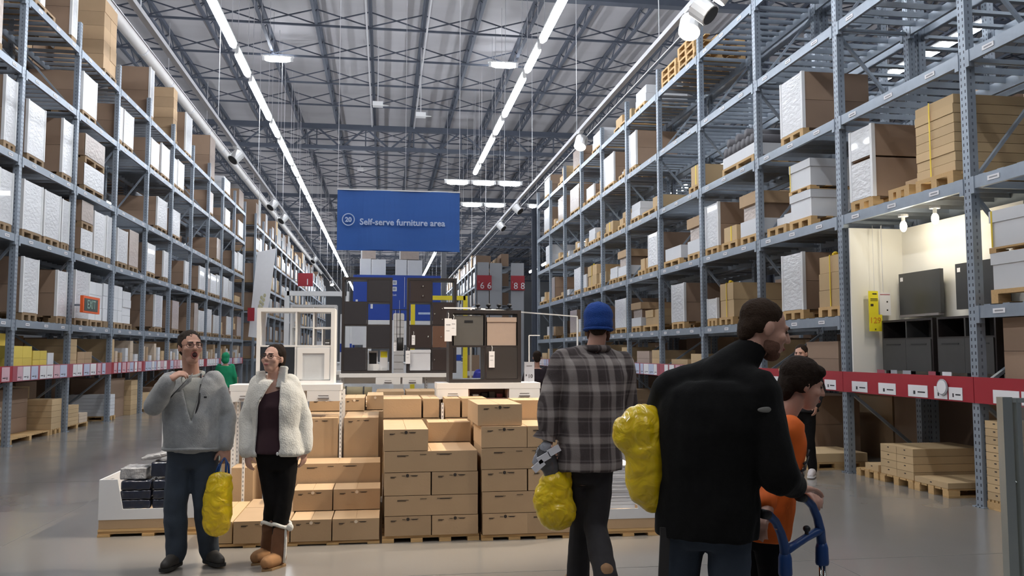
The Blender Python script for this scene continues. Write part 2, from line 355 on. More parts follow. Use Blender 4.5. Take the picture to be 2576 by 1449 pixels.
# ---------------------------------------------------------------- pallet racks
LV_L = [1.27, 2.15, 3.62, 5.0, 6.55, 7.87]
LV_R = [1.25, 2.08, 3.44, 4.80, 6.12, 7.50]
PL = [13.07 + 2.68 * k for k in range(11)]
PR = [5.575 + 2.575 * k for k in range(12)]
DEP = 1.12
TICK = [PAPER, M('pale_blue_ticket', (.55, .60, .75), .6), M('pink_ticket', (.70, .45, .50), .6)]
PRINT = M('print_ink', (.03, .03, .035), .6)
def rack(label, X, s, posts, lv, strip=True, full=True, skip=(), top=.55):
    """front face at x = X; s = +1 when it faces +x (left rack), -1 when it faces -x (right rack)"""
    e = empty('pallet_rack', label, 'rack', (X, posts[0], 0))
    y0 = posts[0]; H = lv[-1] + top
    key = ('post', H)
    if key not in _unit:
        b = B().box(-.05, .05, -.056, .056, 0, H); b.box(-.075, .075, -.085, .085, 0, .012); _unit[key] = b.mesh('post', PERF)
    for y in posts:
        link('post', _unit[key], e, (-s * .05, y - y0, 0)); link('post', _unit[key], e, (-s * DEP, y - y0, 0))
        zs = [.15] + [z - .12 for z in lv]
        if full:
            for i in range(len(zs) - 1):
                a, b_ = zs[i] + .12, zs[i + 1] - .08
                p, q = ((-s*.1, a), (-s*(DEP-.06), b_)) if i % 2 else ((-s*(DEP-.06), a), (-s*.1, b_))
                kb = ('brace', i, s, H)
                if kb not in _unit: _unit[kb] = B().bar((p[0], 0, p[1]), (q[0], 0, q[1]), .045, .035).mesh('brace', STEEL)
                link('brace', _unit[kb], e, (0, y - y0, 0))
                if 1 < i:
                    if ('tie', s) not in _unit: _unit[('tie', s)] = B().bar((-s*.1, 0, 0), (-s*(DEP-.06), 0, 0), .04).mesh('tie_bar', STEEL)
                    link('tie_bar', _unit[('tie', s)], e, (0, y - y0, zs[i] + .04))
    nbar = 0; rest = B()
    for bi, (a, c) in enumerate(zip(posts, posts[1:])):
        L = c - a - .11; m = (a + c) / 2 - y0
        for li, z in enumerate(lv):
            if (bi, li) in skip: continue
            kb = ('beam', round(L, 2))
            if kb not in _unit:
                b = B().box(-.022, .022, -L/2, L/2, -.13, 0).box(-.03, .03, -L/2, -L/2 + .06, -.18, .0).box(-.03, .03, L/2 - .06, L/2, -.18, .0); _unit[kb] = b.mesh('beam', STEEL)
            link('beam', _unit[kb], e, (-s*.02, m, z)); link('beam', _unit[kb], e, (-s*(DEP - .03), m, z))
            nb = 9 if full else 6
            for k in range(nb):
                yy = m - L/2 + (k + .5) * L / nb
                if full and nbar < 300 and bi < 6:
                    if ('bar', s) not in _unit: _unit[('bar', s)] = B().box(-.54, .54, -.045, .045, -.03, .012).box(-.54, .54, -.05, -.045, -.06, .012).mesh('deck_bar', STEEL)
                    link('deck_bar', _unit[('bar', s)], e, (-s*(.03 + .535), yy, z)); nbar += 1
                else: rest.box(min(-s*.03, -s*1.1), max(-s*.03, -s*1.1), yy - .045, yy + .045, z - .03, z + .012)
            if full and li > 0 and bi < 9:
                for k in range(3):
                    if ('plate',) not in _unit: _unit[('plate',)] = B().box(-.003, .003, -.085, .085, -.024, .024).box(-.0036, .0036, -.06, .06, -.008, .008, 1).mesh('label_plate', [PAPER, M('grey_print', (.3, .3, .32), .6)])
                    link('label_plate', _unit[('plate',)], e, (s*.006, m + (k - 1) * L * .33 + .07, z - .065))
        if strip and (bi, 0) not in skip:
            right = s < 0
            part('sign_strip', B().box(-.006, .006, -L/2 - .05, L/2 + .05, -.17, .10), REDP if (right and bi < 4) or (not right and bi % 3 == 0) else PINKP, e, loc=(s*.012, m, lv[0] - .01))
            rnd = random.Random(bi + (50 if right else 0)); y = -L/2 + .12
            while y < L/2 - .3:
                w = rnd.choice((.22, .3, .36)); tk = rnd.choice(TICK if not right or bi > 3 else TICK[:1])
                hh = (-.155, -.02) if right and bi < 4 else (-.155, .085)
                b = B().box(-.003, .003, 0, w, hh[0], hh[1]); b.box(-.004, .004, w*.12, w*.5, hh[0] + .05, hh[0] + .065, 1).box(-.004, .004, w*.62, w*.72, hh[0] + .03, hh[0] + .07, 1)
                part('price_ticket', b, [tk, PRINT], e, loc=(s*.022, m + y, lv[0] - .01)); y += w + rnd.choice((.03, .12, .25) if right and bi < 4 else (.02, .05, .1))
    if rest.v: o = part('decking', rest, STEEL, e); o['kind'] = 'stuff'
    return e
RL = rack('tall grey steel pallet rack along the left side of the aisle', -6.28, 1, PL, LV_L)
RR = rack('tall grey steel pallet rack along the right side, nearest the camera', 6.1, -1, PR, LV_R, skip={(1, 1)})
part('round_badge', B().tube([(-.002, 0, 0), (-.012, 0, 0)], .09, 18), GREYP, RR, loc=(-.03, 3.06, 1.215)); part('round_badge', B().tube([(-.0, 0, 0), (-.006, 0, 0)], .075, 18), PAPER, RR, loc=(-.042, 3.06, 1.215))
PL2 = [43.2 + 2.68 * k for k in range(20)]
rack('farther grey pallet rack on the left, beyond the hanging white banner', -6.28, 1, PL2, LV_L, strip=False, full=False)
PR2 = [58.0 + 2.575 * k for k in range(15)]
rack('far grey pallet rack on the right behind the blue wall', 6.1, -1, PR2, LV_R, strip=False, full=False, top=.1)
rack('back row of the left rack, dark behind its loads', -8.74, -1, PL, LV_L, strip=False, full=False)
rack('back row of the right rack, seen through the empty shelves', 8.5, 1, PR, LV_R, strip=False, full=False)
rack('rack across the next aisle on the right, seen through gaps', 12.2 + 2.5, -1, PR, LV_R, strip=False, full=False)

# ---------------------------------------------------------------- pallets and loads
def pallet_mesh(w, mat, d=1.1):
    w = math.floor(w * 20) / 20; key = ('pallet', w, mat.name, d)
    if key in _unit: return _unit[key]
    W_ = w - .03; b = B()
    for k in range(5): b.box(-.1 - k*(d-.1)/4 + 0, -k*(d-.1)/4, -W_/2, W_/2, .118, .14)          # deck boards
    for y in (-W_/2 + .05, 0, W_/2 - .05):
        b.box(-d, 0, y - .05, y + .05, 0, .022)
        for x in (-.145, -d/2 - .072, -d): b.box(x, x + .145, y - .05, y + .05, .022, .096)
    for x in (0, -d/2 + .05, -d + .1): b.box(x - .1, x, -W_/2, W_/2, .096, .118)
    _unit[key] = b.mesh('pallet', mat); return _unit[key]
DESC = {'w': 'film-wrapped load with glare-white face', 'b': 'brown wrapped load', 'b2': 'double-stacked brown wrapped load', 'g': 'grey-white carton load', 'k': 'kraft carton stack', 'k3': 'tall three-tier kraft carton load',
        'y': 'yellow carton with strap', 't': 'load with overhanging brown lid', 'p': 'bare wooden pallets', 'm': 'low mixed cartons', 'l': 'low white carton load', 'r': 'dark rolls on white base',
        's': 'yellow-strapped kraft cartons', 'ks': 'big layered kraft stack with yellow strap', 'd': 'two stacked white lidded boxes', 'w2': 'two-tier wrapped load with glare-white faces'}
def cbox(e, x0, x1, y0, y1, z0, z1, mat, name='carton'):
    return ubox(name, mat, (x1 - x0, y1 - y0, z1 - z0), ((x0 + x1)/2, (y0 + y1)/2, (z0 + z1)/2), e)
def make_load(kind, w, h, loc, rz, label, group, dark, far=False, name='pallet_load'):
    rnd = random.Random(int(loc[1] * 100) + int(loc[2] * 10)); D = 1.08
    w = max(.34, min(w, 1.7)); y0, y1 = -w/2 + .02, w/2 - .02
    e = empty(name, label, 'pallet load', loc, rz, group)
    pm = SHADEWOOD if dark else WOOD  # left rack pallets take the shade-darkened wood
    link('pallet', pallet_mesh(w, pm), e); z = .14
    top = max(h, z + .2)
    def stack(mat, rows, cols, z0, z1, jig=.0, drop=0):
        hh = (z1 - z0) / rows
        for r in range(rows):
            for c in range(cols):
                if r == rows - 1 and drop and rnd.random() < drop: continue
                a = y0 + (y1 - y0) * c / cols; b = y0 + (y1 - y0) * (c + 1) / cols; j = rnd.uniform(0, jig)
                cbox(e, -D, -.02 - j, a + .004, b - .004, z0 + hh*r + .002, z0 + hh*(r+1) - .003, mat)
    def wrapf(mat, z0, z1):  # sheet on the aisle face only; the white one carries painted glare
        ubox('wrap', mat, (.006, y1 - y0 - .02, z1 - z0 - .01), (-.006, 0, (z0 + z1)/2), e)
    def corners(z0, z1):
        for y in (y0 + .02, y1 - .02): ubox('corner_board', CORNER, (.05, .05, z1 - z0 + .01), (-.022, y, (z0 + z1)/2), e)
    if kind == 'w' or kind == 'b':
        stack(CARTD, 2 if not far else 1, 1, z, top); wrapf(GLAREWRAP if kind == 'w' else BWRAP, z, top)
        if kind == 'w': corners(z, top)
    elif kind == 'b2':
        m = (top + z) / 2; stack(CARTD, 1, 1, z, m - .07); wrapf(GLAREWRAP, z, m - .08); link('pallet', pallet_mesh(w, pm), e, (0, 0, m - .07)); stack(CARTD, 1, 1, m + .07, top); wrapf(BWRAP, m + .08, top)
    elif kind == 'w2':
        m = z + (top - z) * .55; stack(CARTD, 1, 1, z, m - .01); stack(CARTD, 1, 1, m + .01, top); wrapf(GLAREWRAP, z, m - .02); wrapf(GLAREWRAP, m + .02, top); corners(z, top)
    elif kind == 'g': stack(WHITEC, max(1, round((top - z)/.32)), 2, z, top, .01)
    elif kind == 'l': stack(WHITEC, max(1, round((top - z)/.2)), 1, z, top, .03)
    elif kind == 'k': stack(KRAFT, max(1, round((top - z)/.24)), 2, z, top, .12, .3)
    elif kind == 'k3': stack(CART, 4, 2, z, top - .3, .02); stack(CART, 1, 1, top - .3, top, .02)
    elif kind == 'ks':
        stack(KRAFT, max(3, round((top - z)/.11)), 1, z, top, .015)
        ubox('strap', STRAP, (.004, .02, top - z), (-.004, -.05, (top + z)/2), e)
    elif kind == 's':
        stack(KRAFT, max(1, round((top - z)/.27)), 2 if w > .7 else 1, z, top, .02)
        ubox('strap', STRAP, (.006, .022, top - z), (-.008, .02, (top + z)/2), e); ubox('strap', STRAP, (D*.98, .022, .006), (-D/2, .02, top + .003), e)
        part('bow', B().ell((0, 0, 0), (.04, .07, .025)).ell((.03, .05, .01), (.03, .04, .02)), STRAP, e, loc=(-.1, .02, top + .02))
    elif kind == 'y':
        cbox(e, -D*.8, -.04, y0 + .04, y1 - .12, z, top, KRAFT); ubox('strap', STRAP, (.006, .05, top - z), (-.037, 0, (top + z)/2), e); ubox('strap', STRAP, (.74*D, .05, .006), (-.42*D - .02, 0, top + .003), e)
    elif kind == 't':
        a = z + (top - z)*.36; b = z + (top - z)*.72; cbox(e, -D, -.01, y0, y1, z, a, WHITEC); cbox(e, -D + .04, -.06, y0 + .05, y1 - .05, a, b, CARTD); wrap_ = ubox('wrap', BWRAP, (.006, y1 - y0 - .12, b - a), (-.054, 0, (a + b)/2), e)
        cbox(e, -D, .0, y0 - .01, y1 + .01, b, top, CART, 'lid')
    elif kind == 'p':
        for k in range(1, max(1, round((h - .14)/.145)) + 1): link('pallet', pallet_mesh(w, pm), e, (0, rnd.uniform(-.03, .03), .142 * k))
    elif kind == 'm':
        y = y0
        while y < y1 - .18:
            b = min(y + rnd.uniform(.22, .45), y1); cbox(e, -D + .1, -.04 - rnd.uniform(0, .2), y + .01, b - .01, z, z + rnd.uniform(.3, 1.) * (top - z), rnd.choice((KRAFT, CART, WHITEC, KRAFT))); y = b
    elif kind == 'r':
        cbox(e, -D, -.02, y0, y1, z, z + .2, WHITEC)
        rb = M('dark_roll', (.12, .115, .125), .7)
        for k in range(int((y1 - y0)/.19)):
            yy = y0 + .1 + .19*k
            part('roll', B().tube([(-D, yy, z + .29), (-.03, yy, z + .29)], .09, 10), rb, e, True)
            if k % 2: part('roll', B().tube([(-D, yy - .09, z + .45), (-.05, yy - .09, z + .45)], .088, 10), rb, e, True)
    elif kind == 'd':
        m = z + (top - z)*.5
        for a, b in ((z, m - .03), (m + .03, top)):
            cbox(e, -D, -.02, y0 + .015, y1 - .015, a, b - .12, WHITEC, 'box'); cbox(e, -D, -.005, y0, y1, b - .12, b, WHITEC, 'lid')
        link('pallet', pallet_mesh(w, pm), e, (-.0, 0, m - .03), scale=(1, 1, .4)); ubox('strap', STRAP, (.004, .02, top - m - .03), (-.003, y0 + .04, (top + m + .03)/2), e)
    return e
LD_L = {1: [(16.18,16.92,1.13,'w'),(17.8,18.7,1.04,'w'),(18.78,19.7,1.14,'w'),(19.75,20.61,.98,'g'),(20.65,21.37,1.01,'g'),(21.41,22.12,1.02,'g'),(22.18,22.91,.94,'l'),(25.03,25.86,1.04,'w'),(27.0,27.9,1.0,'b'),(30.03,30.68,1.1,'b'),(30.75,31.67,.88,'w'),(31.76,33.0,1.0,'w'),(33.47,34.5,.83,'w'),(34.62,35.59,.85,'k'),(36.2,37.32,.89,'w'),(37.39,38.34,.91,'k'),(38.52,39.7,.98,'b')],
 2: [(15.08,16.0,1.03,'w'),(16.06,16.96,1.03,'w'),(17.01,17.86,1.02,'w'),(17.9,18.74,1.0,'w'),(18.99,19.77,1.18,'b2'),(19.81,20.62,1.08,'w'),(20.66,21.43,1.1,'w'),(21.49,22.33,.94,'w'),(22.44,23.3,1.04,'b'),(24.08,24.93,.92,'w'),(25.84,26.9,.9,'w'),(28.53,29.53,.89,'w'),(30.72,31.71,.95,'w'),(31.79,32.5,1.01,'b'),(32.63,33.7,.86,'w'),(33.81,35.0,.92,'w'),(35.24,36.31,.96,'w'),(36.46,37.9,.9,'w'),(38.4,39.7,.71,'k')],
 3: [(15.17,16.07,1.25,'w'),(16.11,16.95,1.11,'w'),(17.79,18.8,1.22,'w'),(19.05,20.4,1.25,'b2'),(24.99,26.1,.96,'w'),(26.65,27.7,.9,'w'),(33.63,34.6,.94,'b'),(37.09,38.3,.87,'w'),(38.47,39.7,.95,'w')],
 4: [(14.0,15.0,.9,'b'),(18.8,19.72,.96,'w'),(20.64,21.6,.95,'w'),(21.68,22.52,.96,'w'),(24.15,25.03,.88,'w'),(25.25,26.2,1.0,'w'),(26.33,27.15,.91,'w'),(27.21,28.07,.96,'w'),(31.6,32.8,.9,'b'),(35.2,36.3,.8,'w'),(38.4,39.6,.8,'w')],
 5: [(16.2,17.2,1.2,'m'),(18.01,18.74,1.29,'w'),(20.09,21.1,1.75,'k3'),(23.52,24.28,1.43,'w'),(26.3,27.08,1.7,'k3'),(28.1,29.0,1.38,'w'),(31.82,32.9,1.6,'b'),(34.8,36.3,.7,'g'),(38.3,39.6,.85,'b')]}
LD_R = {1: [(5.75,6.7,.95,'d'),(6.85,7.95,.95,'d'),(10.82,11.5,.86,'s'),(11.89,12.61,1.0,'w'),(14.51,15.16,.76,'s'),(15.23,15.77,.52,'w'),(17.0,17.83,.95,'w'),(18.67,19.9,.5,'k'),(20.05,20.9,.72,'t'),(21.31,22.4,.9,'w'),(24.57,25.7,.87,'b'),(25.98,26.81,.55,'w'),(27.01,28.1,.88,'b'),(28.39,29.12,.58,'w'),(31.7,32.9,.5,'m')],
 2: [(5.8,6.7,.8,'k'),(8.42,9.15,1.0,'ks'),(9.22,9.7,.42,'m'),(9.98,10.56,1.08,'w2'),(11.6,12.3,1.0,'d'),(12.36,13.1,.34,'m'),(13.42,14.15,.86,'t'),(14.23,15.0,.42,'y'),(15.1,15.8,.96,'w'),(16.06,16.8,.86,'t'),(17.24,18.3,.42,'l'),(18.7,19.45,.9,'w'),(19.61,20.29,.42,'k'),(21.14,22.1,.8,'t'),(22.23,23.0,.45,'l'),(23.7,24.35,.45,'k'),(24.5,25.6,.75,'s'),(25.71,26.1,.55,'w'),(26.42,27.4,.85,'w'),(29.09,30.5,.35,'m'),(30.63,31.3,.9,'b'),(32.14,33.7,.5,'m')],
 3: [(11.77,12.53,1.0,'w'),(13.5,14.9,.62,'r'),(16.0,16.66,.55,'y'),(18.75,19.9,.42,'k'),(20.11,20.9,.5,'l'),(21.3,22.05,.5,'k'),(22.54,23.5,.4,'y'),(23.81,24.59,.5,'k'),(24.66,25.47,.5,'l'),(25.9,27.5,.4,'m'),(28.9,30.6,.45,'m'),(31.5,32.5,.85,'g')],
 4: [(8.9,9.5,.3,'p'),(20.3,20.95,1.0,'w'),(21.29,21.94,.5,'m'),(22.39,23.5,.95,'w'),(23.88,24.45,.6,'m'),(24.62,25.6,.5,'w'),(25.82,26.1,.45,'m'),(26.63,28.0,.9,'b'),(28.94,30.0,.95,'b'),(30.22,31.2,.4,'m'),(31.7,32.7,1.0,'w')],
 5: [(16.2,17.2,.6,'p'),(17.3,18.3,.45,'p'),(19.53,20.42,.55,'l'),(21.1,22.4,.42,'k'),(23.7,24.9,.6,'l'),(26.3,27.5,.7,'b'),(28.9,30.0,.6,'k'),(31.6,32.6,.85,'w')]}
POSW = ['nearest', 'second', 'third', 'fourth', 'fifth', 'sixth']
def place(data, lv, posts, X, s, side):
    for li, rows in data.items():
        for bi, (a, c) in enumerate(zip(posts, posts[1:])):
            inb = [r for r in rows if a <= (r[0] + r[1])/2 < c]
            for k, (p, q, h, kind) in enumerate(inb):
                p = max(p, a + .07); q = min(q, c - .07)
                lab = '%s, %s rack, %s shelf, %s bay, %s' % (DESC[kind], side, 'top' if li == 5 else ORD[li], ORD[bi], POSW[k] if len(inb) > 1 else 'alone')
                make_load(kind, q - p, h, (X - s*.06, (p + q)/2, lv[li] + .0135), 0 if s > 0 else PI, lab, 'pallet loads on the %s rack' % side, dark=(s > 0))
place(LD_L, LV_L, PL, -6.28, 1, 'left'); place(LD_R, LV_R, PR, 6.1, -1, 'right')
# the farther left rack: rows of wrapped loads, one mesh each, then the rest as one mass
def simple_load(kind, w, h, D=1.08):
    key = ('sl', kind, w, h)
    if key not in _unit:
        b = B().box(-D, 0, -w/2, w/2, 0, .02, 1).box(-D, 0, -w/2, w/2, .1, .14, 1)
        for y in (-w/2, -.05, w/2 - .1): b.box(-D, 0, y, y + .1, .02, .1, 1)
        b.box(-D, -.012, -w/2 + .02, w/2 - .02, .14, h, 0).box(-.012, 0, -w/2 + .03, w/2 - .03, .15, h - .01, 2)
        _unit[key] = b.mesh('pallet_load', [CARTD, SHADEWOOD, {'w': GLAREWRAP, 'b': BWRAP, 'k': KRAFT}[kind]])
    return _unit[key]
rnd = random.Random(3); mass = B(); nfar = 0
for bi, (a, c) in enumerate(zip(PL2, PL2[1:])):
    for li in range(0, 6):
        y = a + .08; k = 0
        while y < c - .7:
            w = rnd.choice((.7, .8, .9)); h = rnd.choice((.7, .85, .95)) if li else .6
            if li == 5: h = rnd.choice((.8, 1.1, 1.4))
            if rnd.random() < .9 and y + w < c - .09:
                kd = rnd.choice('wwwwbk')
                if nfar < 150 and bi < 11:
                    o = link('pallet_load', simple_load(kd, w, h), None, (-6.34, y + w/2, LV_L[li] + .0135))
                    tag(o, '%s, farther left rack, %s shelf, %s bay, %s' % (DESC[kd], 'top' if li == 5 else ORD[li], ORD[bi], POSW[k]), 'pallet load', 'pallet loads on the farther left rack'); nfar += 1
                else:
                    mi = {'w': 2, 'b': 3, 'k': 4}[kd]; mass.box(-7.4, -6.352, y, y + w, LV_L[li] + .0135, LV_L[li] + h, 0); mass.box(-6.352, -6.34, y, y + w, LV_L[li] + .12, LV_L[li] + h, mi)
                k += 1
            y += w + .04
def stuffobj(name, b, mats, label, cat, group=None):
    o = part(name, b, mats); o['kind'] = 'stuff'; return tag(o, label, cat, group)
stuffobj('pallet_load_row', mass, [CARTD, SHADEWOOD, GLAREWRAP, BWRAP, KRAFT], 'rows of small wrapped loads at the far end of the left rack', 'pallet loads')
mass = B()
for bi, (a, c) in enumerate(zip(PR2, PR2[1:])):
    for li in range(1, 6):
        y = a + .08
        while y < c - .9:
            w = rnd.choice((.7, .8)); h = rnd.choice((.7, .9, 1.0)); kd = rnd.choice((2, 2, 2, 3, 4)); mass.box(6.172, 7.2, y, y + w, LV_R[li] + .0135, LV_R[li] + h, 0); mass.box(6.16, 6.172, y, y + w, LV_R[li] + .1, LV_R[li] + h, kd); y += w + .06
stuffobj('pallet_load_row', mass, [CARTD, SHADEWOOD, GLAREWRAP, BWRAP, KRAFT], 'rows of white loads on the far right rack behind the blue wall', 'pallet loads')
def backrow(X0, X1, posts, lv, label, p, tops=True):
    m = B()
    for a, c in zip(posts, posts[1:]):
        for li in range(-1, 6):
            if not tops and li > 2: continue
            y = a + .1
            while y < c - .8:
                w = rnd.choice((.75, .9, 1.1))
                if rnd.random() < (p if li > 0 else .93) and y + w < c - .1:
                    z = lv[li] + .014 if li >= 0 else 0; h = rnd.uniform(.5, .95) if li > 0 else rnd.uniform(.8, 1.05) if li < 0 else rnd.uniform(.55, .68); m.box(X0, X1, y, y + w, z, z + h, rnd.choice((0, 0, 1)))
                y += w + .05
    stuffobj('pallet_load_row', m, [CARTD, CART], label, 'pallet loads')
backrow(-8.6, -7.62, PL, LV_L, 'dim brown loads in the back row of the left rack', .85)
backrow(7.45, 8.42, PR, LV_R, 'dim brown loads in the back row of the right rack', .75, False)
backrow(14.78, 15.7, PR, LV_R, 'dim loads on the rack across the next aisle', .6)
# rack end panels with aisle signs at the far right
def endpanel(x0, x1, y, txt, label, label2, sx0, sx1, split=True):
    e = empty('rack_end_panel', label, 'panel', ((x0 + x1)/2, y, 0)); c = (x0 + x1)/2
    if split: part('panel_half', B().box(x0 - c, -.02 - .02, 0, .04, 0, 7.72), GREYP, e); part('panel_half', B().box(.02, x1 - c, 0, .04, 0, 7.68), GREYP, e)
    else: part('panel_half', B().box(x0 - c, x1 - c, 0, .04, 0, 7.7), GREYP, e)
    g = empty('aisle_sign', label2, 'sign', ((sx0 + sx1)/2, y - .12, 6.31)); part('sign_board', B().box(-(sx1 - sx0)/2, (sx1 - sx0)/2, -.05, .1, -.5, .5), REDP, g)
    text('lettering', txt, .62, PAPER, g, (.1, -.055, -.22), (PI/2, 0, 0)); text('lettering', 'i', .2, PAPER, g, (-.36, -.055, .05), (PI/2, 0, 0))
endpanel(6.24, 7.92, 57.8, '6 6', 'wide pair of tall grey rack end panels, left of the far right rows', 'red aisle sign numbered 66, left of the two at the far right', 6.2, 7.2)
endpanel(8.56, 9.46, 57.8, '8 8', 'single narrow grey rack end panel, rightmost at the far right', 'red aisle sign numbered 88, right of the two at the far right', 8.54, 9.48, False)
rack('grey rack seen in the gap between the two end panels', 7.9, -1, [58.2 + 2.6*k for k in range(9)], LV_R, strip=False, full=False, top=.1)
m = B()
for k in range(8):
    for li in range(0, 6): m.box(7.97, 8.5, 58.5 + k*2.6, 60.5 + k*2.6, LV_R[li] + .0135, LV_R[li] + (.9 if li else .6), k % 2)
stuffobj('pallet_load_row', m, [CARTD, CART], 'strip of brown loads seen between the two grey end panels', 'pallet loads')
g = empty('aisle_sign', 'red aisle sign with white number 1 on the far left rack', 'sign', (-5.9, 60.6, 6.6)); part('arm', B().box(-.5, .0, -.02, .02, -.02, .02), STEEL, g); part('sign_board', B().box(-.05, .95, -.1, .1, -.45, .45), REDP, g); text('lettering', '1', .6, PAPER, g, (.6, -.105, -.18), (PI/2, 0, 0))
# hanging white banner at the rack end, exit sign, small red sign
g = empty('hanging_banner', 'tall white hanging banner with a faded plant picture at the left rack end', 'banner', (-5.75, 40.6, 6.2))
part('sheet', B().add([(-.1, 0, 0), (.75, 0, .2), (.3, .02, -4.0), (-.42, .02, -3.9), (-.1, .03, 0), (.75, .03, .2), (.3, .05, -4.0), (-.42, .05, -3.9)], [(0,3,2,1),(4,5,6,7),(0,1,5,4),(1,2,6,5),(2,3,7,6),(3,0,4,7)]), PAPER, g)
lf = M('faded_plant_print', (.55, .52, .33), .7); b = B()
for k in range(7): b.ell((.22 - .02*k + .06*(-1)**k, -.012, -2.0 - .1*k), (.06, .006, .09))
part('plant_print', b, lf, g); part('hanging_wire', B().bar((-.05, .015, 0), (-.05, .015, 5.92), .015).bar((.7, .015, .2), (.7, .015, 5.92), .015), PALESTEEL, g)
g = empty('exit_sign', 'dark exit sign with orange rim hanging at the left rack', 'sign', (-5.98, 18.62, 2.56))
part('sign_case', B().box(-.03, .03, -.5, .5, -.17, .17), M('orange_rim', (.8, .12, .02), .5), g); part('sign_face', B().box(.028, .036, -.44, .36, -.13, .12), M('dark_sign_face', (.05, .07, .06), .5), g)
text('lettering', 'EXIT', .25, M('pale_green_letters', (.35, .5, .42), .5), g, (.04, -.04, -.005), (PI/2, 0, PI/2)); part('arm', B().box(-.3, -.03, -.02, .02, -.02, .02), STEEL, g)
g = empty('rack_sign', 'small red sign on the dark column at the left rack end', 'sign', (-6.14, 40.1, 3.4)); part('arm', B().box(-.25, .0, -.25, .02, -.03, .03), STEEL, g); part('sign_board', B().box(0, .3, -.02, .02, -.4, .2), REDP, g)
# ---------------------------------------------------------------- cartons of the centre display
INK = M('black_ink', (.04, .03, .025), .7)
PALEDISC = M('pale_disc', (.75, .62, .48), .6)  # pale disc on the carton front, set where the hand hole sits
def carton(x0, x1, y0, y1, z0, z1, label, mark='hole', mat=CART, group='cartons of the centre display'):
    cx, cy = (x0 + x1)/2, (y0 + y1)/2; w, d, h = x1 - x0, y1 - y0, z1 - z0
    rnd = random.Random(int(x0*977 + y0*613 + z0*1201))
    e = empty('carton', label, 'carton', (cx + rnd.uniform(-.003, .003), cy, z0), rnd.uniform(-.006, .006), group)
    g = .004; b = B().box(-w/2 + g, w/2 - g, -d/2 + .006, d/2 - .006, .002, h - .006)
    part('box_body', b, mat, e)
    part('lid_flap', B().box(-w/2 + g, -.002, -d/2 + .006, d/2 - .006, h - .006, h - .003).box(.002, w/2 - g, -d/2 + .006, d/2 - .006, h - .006, h - .003), mat, e)
    yf = -d/2 + .005
    if mark in ('hole', 'pale'):
        part('hand_hole' if mark == 'hole' else 'disc_mark', B().tube([(0, yf + .002, h - .028), (0, yf - .0015, h - .028)], .014, 12), INK if mark == 'hole' else PALEDISC, e)
    if mark in ('hole', 'pale', 'lines') and w > .2:
        b = B()
        for (a, c, zz) in ((-.36, -.24, .036), (-.36, -.27, .043), (-.12, -.05, .028), (.06, .22, .026), (.09, .2, .031)): b.box(a*w, c*w, yf - .001, yf + .001, h - zz - .0035, h - zz)
        part('printed_line', b, INK, e)
    return e
def pallet(x0, x1, y0, y1, label, mat=WOOD, blocks=4, group='pallets under the display', h=.14):
    w, d = x1 - x0, y1 - y0; e = empty('pallet', label, 'pallet', ((x0 + x1)/2, y0, 0), 0, group)
    n = 6
    for k in range(n): ubox('deck_board', mat, (w, d/n - .03, .02), (0, d*(k + .5)/n, h - .011), e)
    for k in range(blocks):
        xx = -w/2 + .05 + (w - .1) * k / (blocks - 1)
        ubox('bottom_runner', mat, (.1, d, .018), (xx, d/2, .010), e)
        for yy in (.07, d/2, d - .07): ubox('block', mat, (.1, .13, h - .042), (xx, yy, .0205 + (h - .042)/2), e)
    return e
P0 = .045  # cartons stand low on thin pallets: their tops show just above the floor line
# middle stack (front), layer heights read off the photo
PZ = .055
pallet(.0, .82, 7.38, 8.5, 'low wooden pallet under the middle front carton stack', h=PZ, blocks=4)
zz = [PZ, .221, .39, .584, .762, .946]
Yf = 7.375
def row2(x0, xm, x1, y, z0, z1, who, names=('left', 'right'), mark='hole', D=.66):
    carton(x0, xm, y, y + D, z0, z1, '%s carton %s' % (names[0], who), mark); carton(xm, x1, y, y + D, z0, z1, '%s carton %s' % (names[1], who), mark)
row2(.014, .411, .81, Yf, zz[0], zz[1], 'of the bottom layer, middle front stack')
carton(.012, .809, Yf, Yf + .66, zz[1], zz[2], 'wide carton in the second layer of the middle front stack', 'lines')
row2(.010, .408, .808, Yf, zz[2], zz[3], 'of the third layer, middle front stack')
carton(.004, .80, Yf, Yf + .66, zz[3], zz[4], 'wide carton in the fourth layer of the middle front stack', 'lines')
carton(-.003, .380, Yf, Yf + 1.08, zz[4], zz[5], 'single topmost carton at the left of the middle front stack')
carton(.415, .815, 8.08, 8.46, zz[4] + .001, zz[5], 'plain carton set back on the right of the middle front stack', None)
carton(.0, .82, 8.08, 8.46, PZ, zz[4], 'big plain carton hidden behind the middle front stack', None)
# rear middle: raised row behind
pallet(.0, .98, 8.47, 9.4, 'low wooden pallet behind the middle front stack', h=PZ)
for i, (a, b, lab) in enumerate(((-.004, .372, 'rear row carton left of the perforated post, second level'), (.382, .546, 'narrow rear row carton beside the perforated post'), (.605, .76, 'shaded rear row carton right of the perforated post'), (.765, 1.02, 'shaded rear row carton left of the right front stack'))):
    carton(a, b, 8.5, 9.3, .955, 1.143, lab, None)
carton(.0, .55, 8.5, 9.35, PZ, .953, 'tall hidden carton under the left rear row', None); carton(.60, 1.02, 8.5, 9.35, PZ, .953, 'tall hidden carton under the right rear row', None)
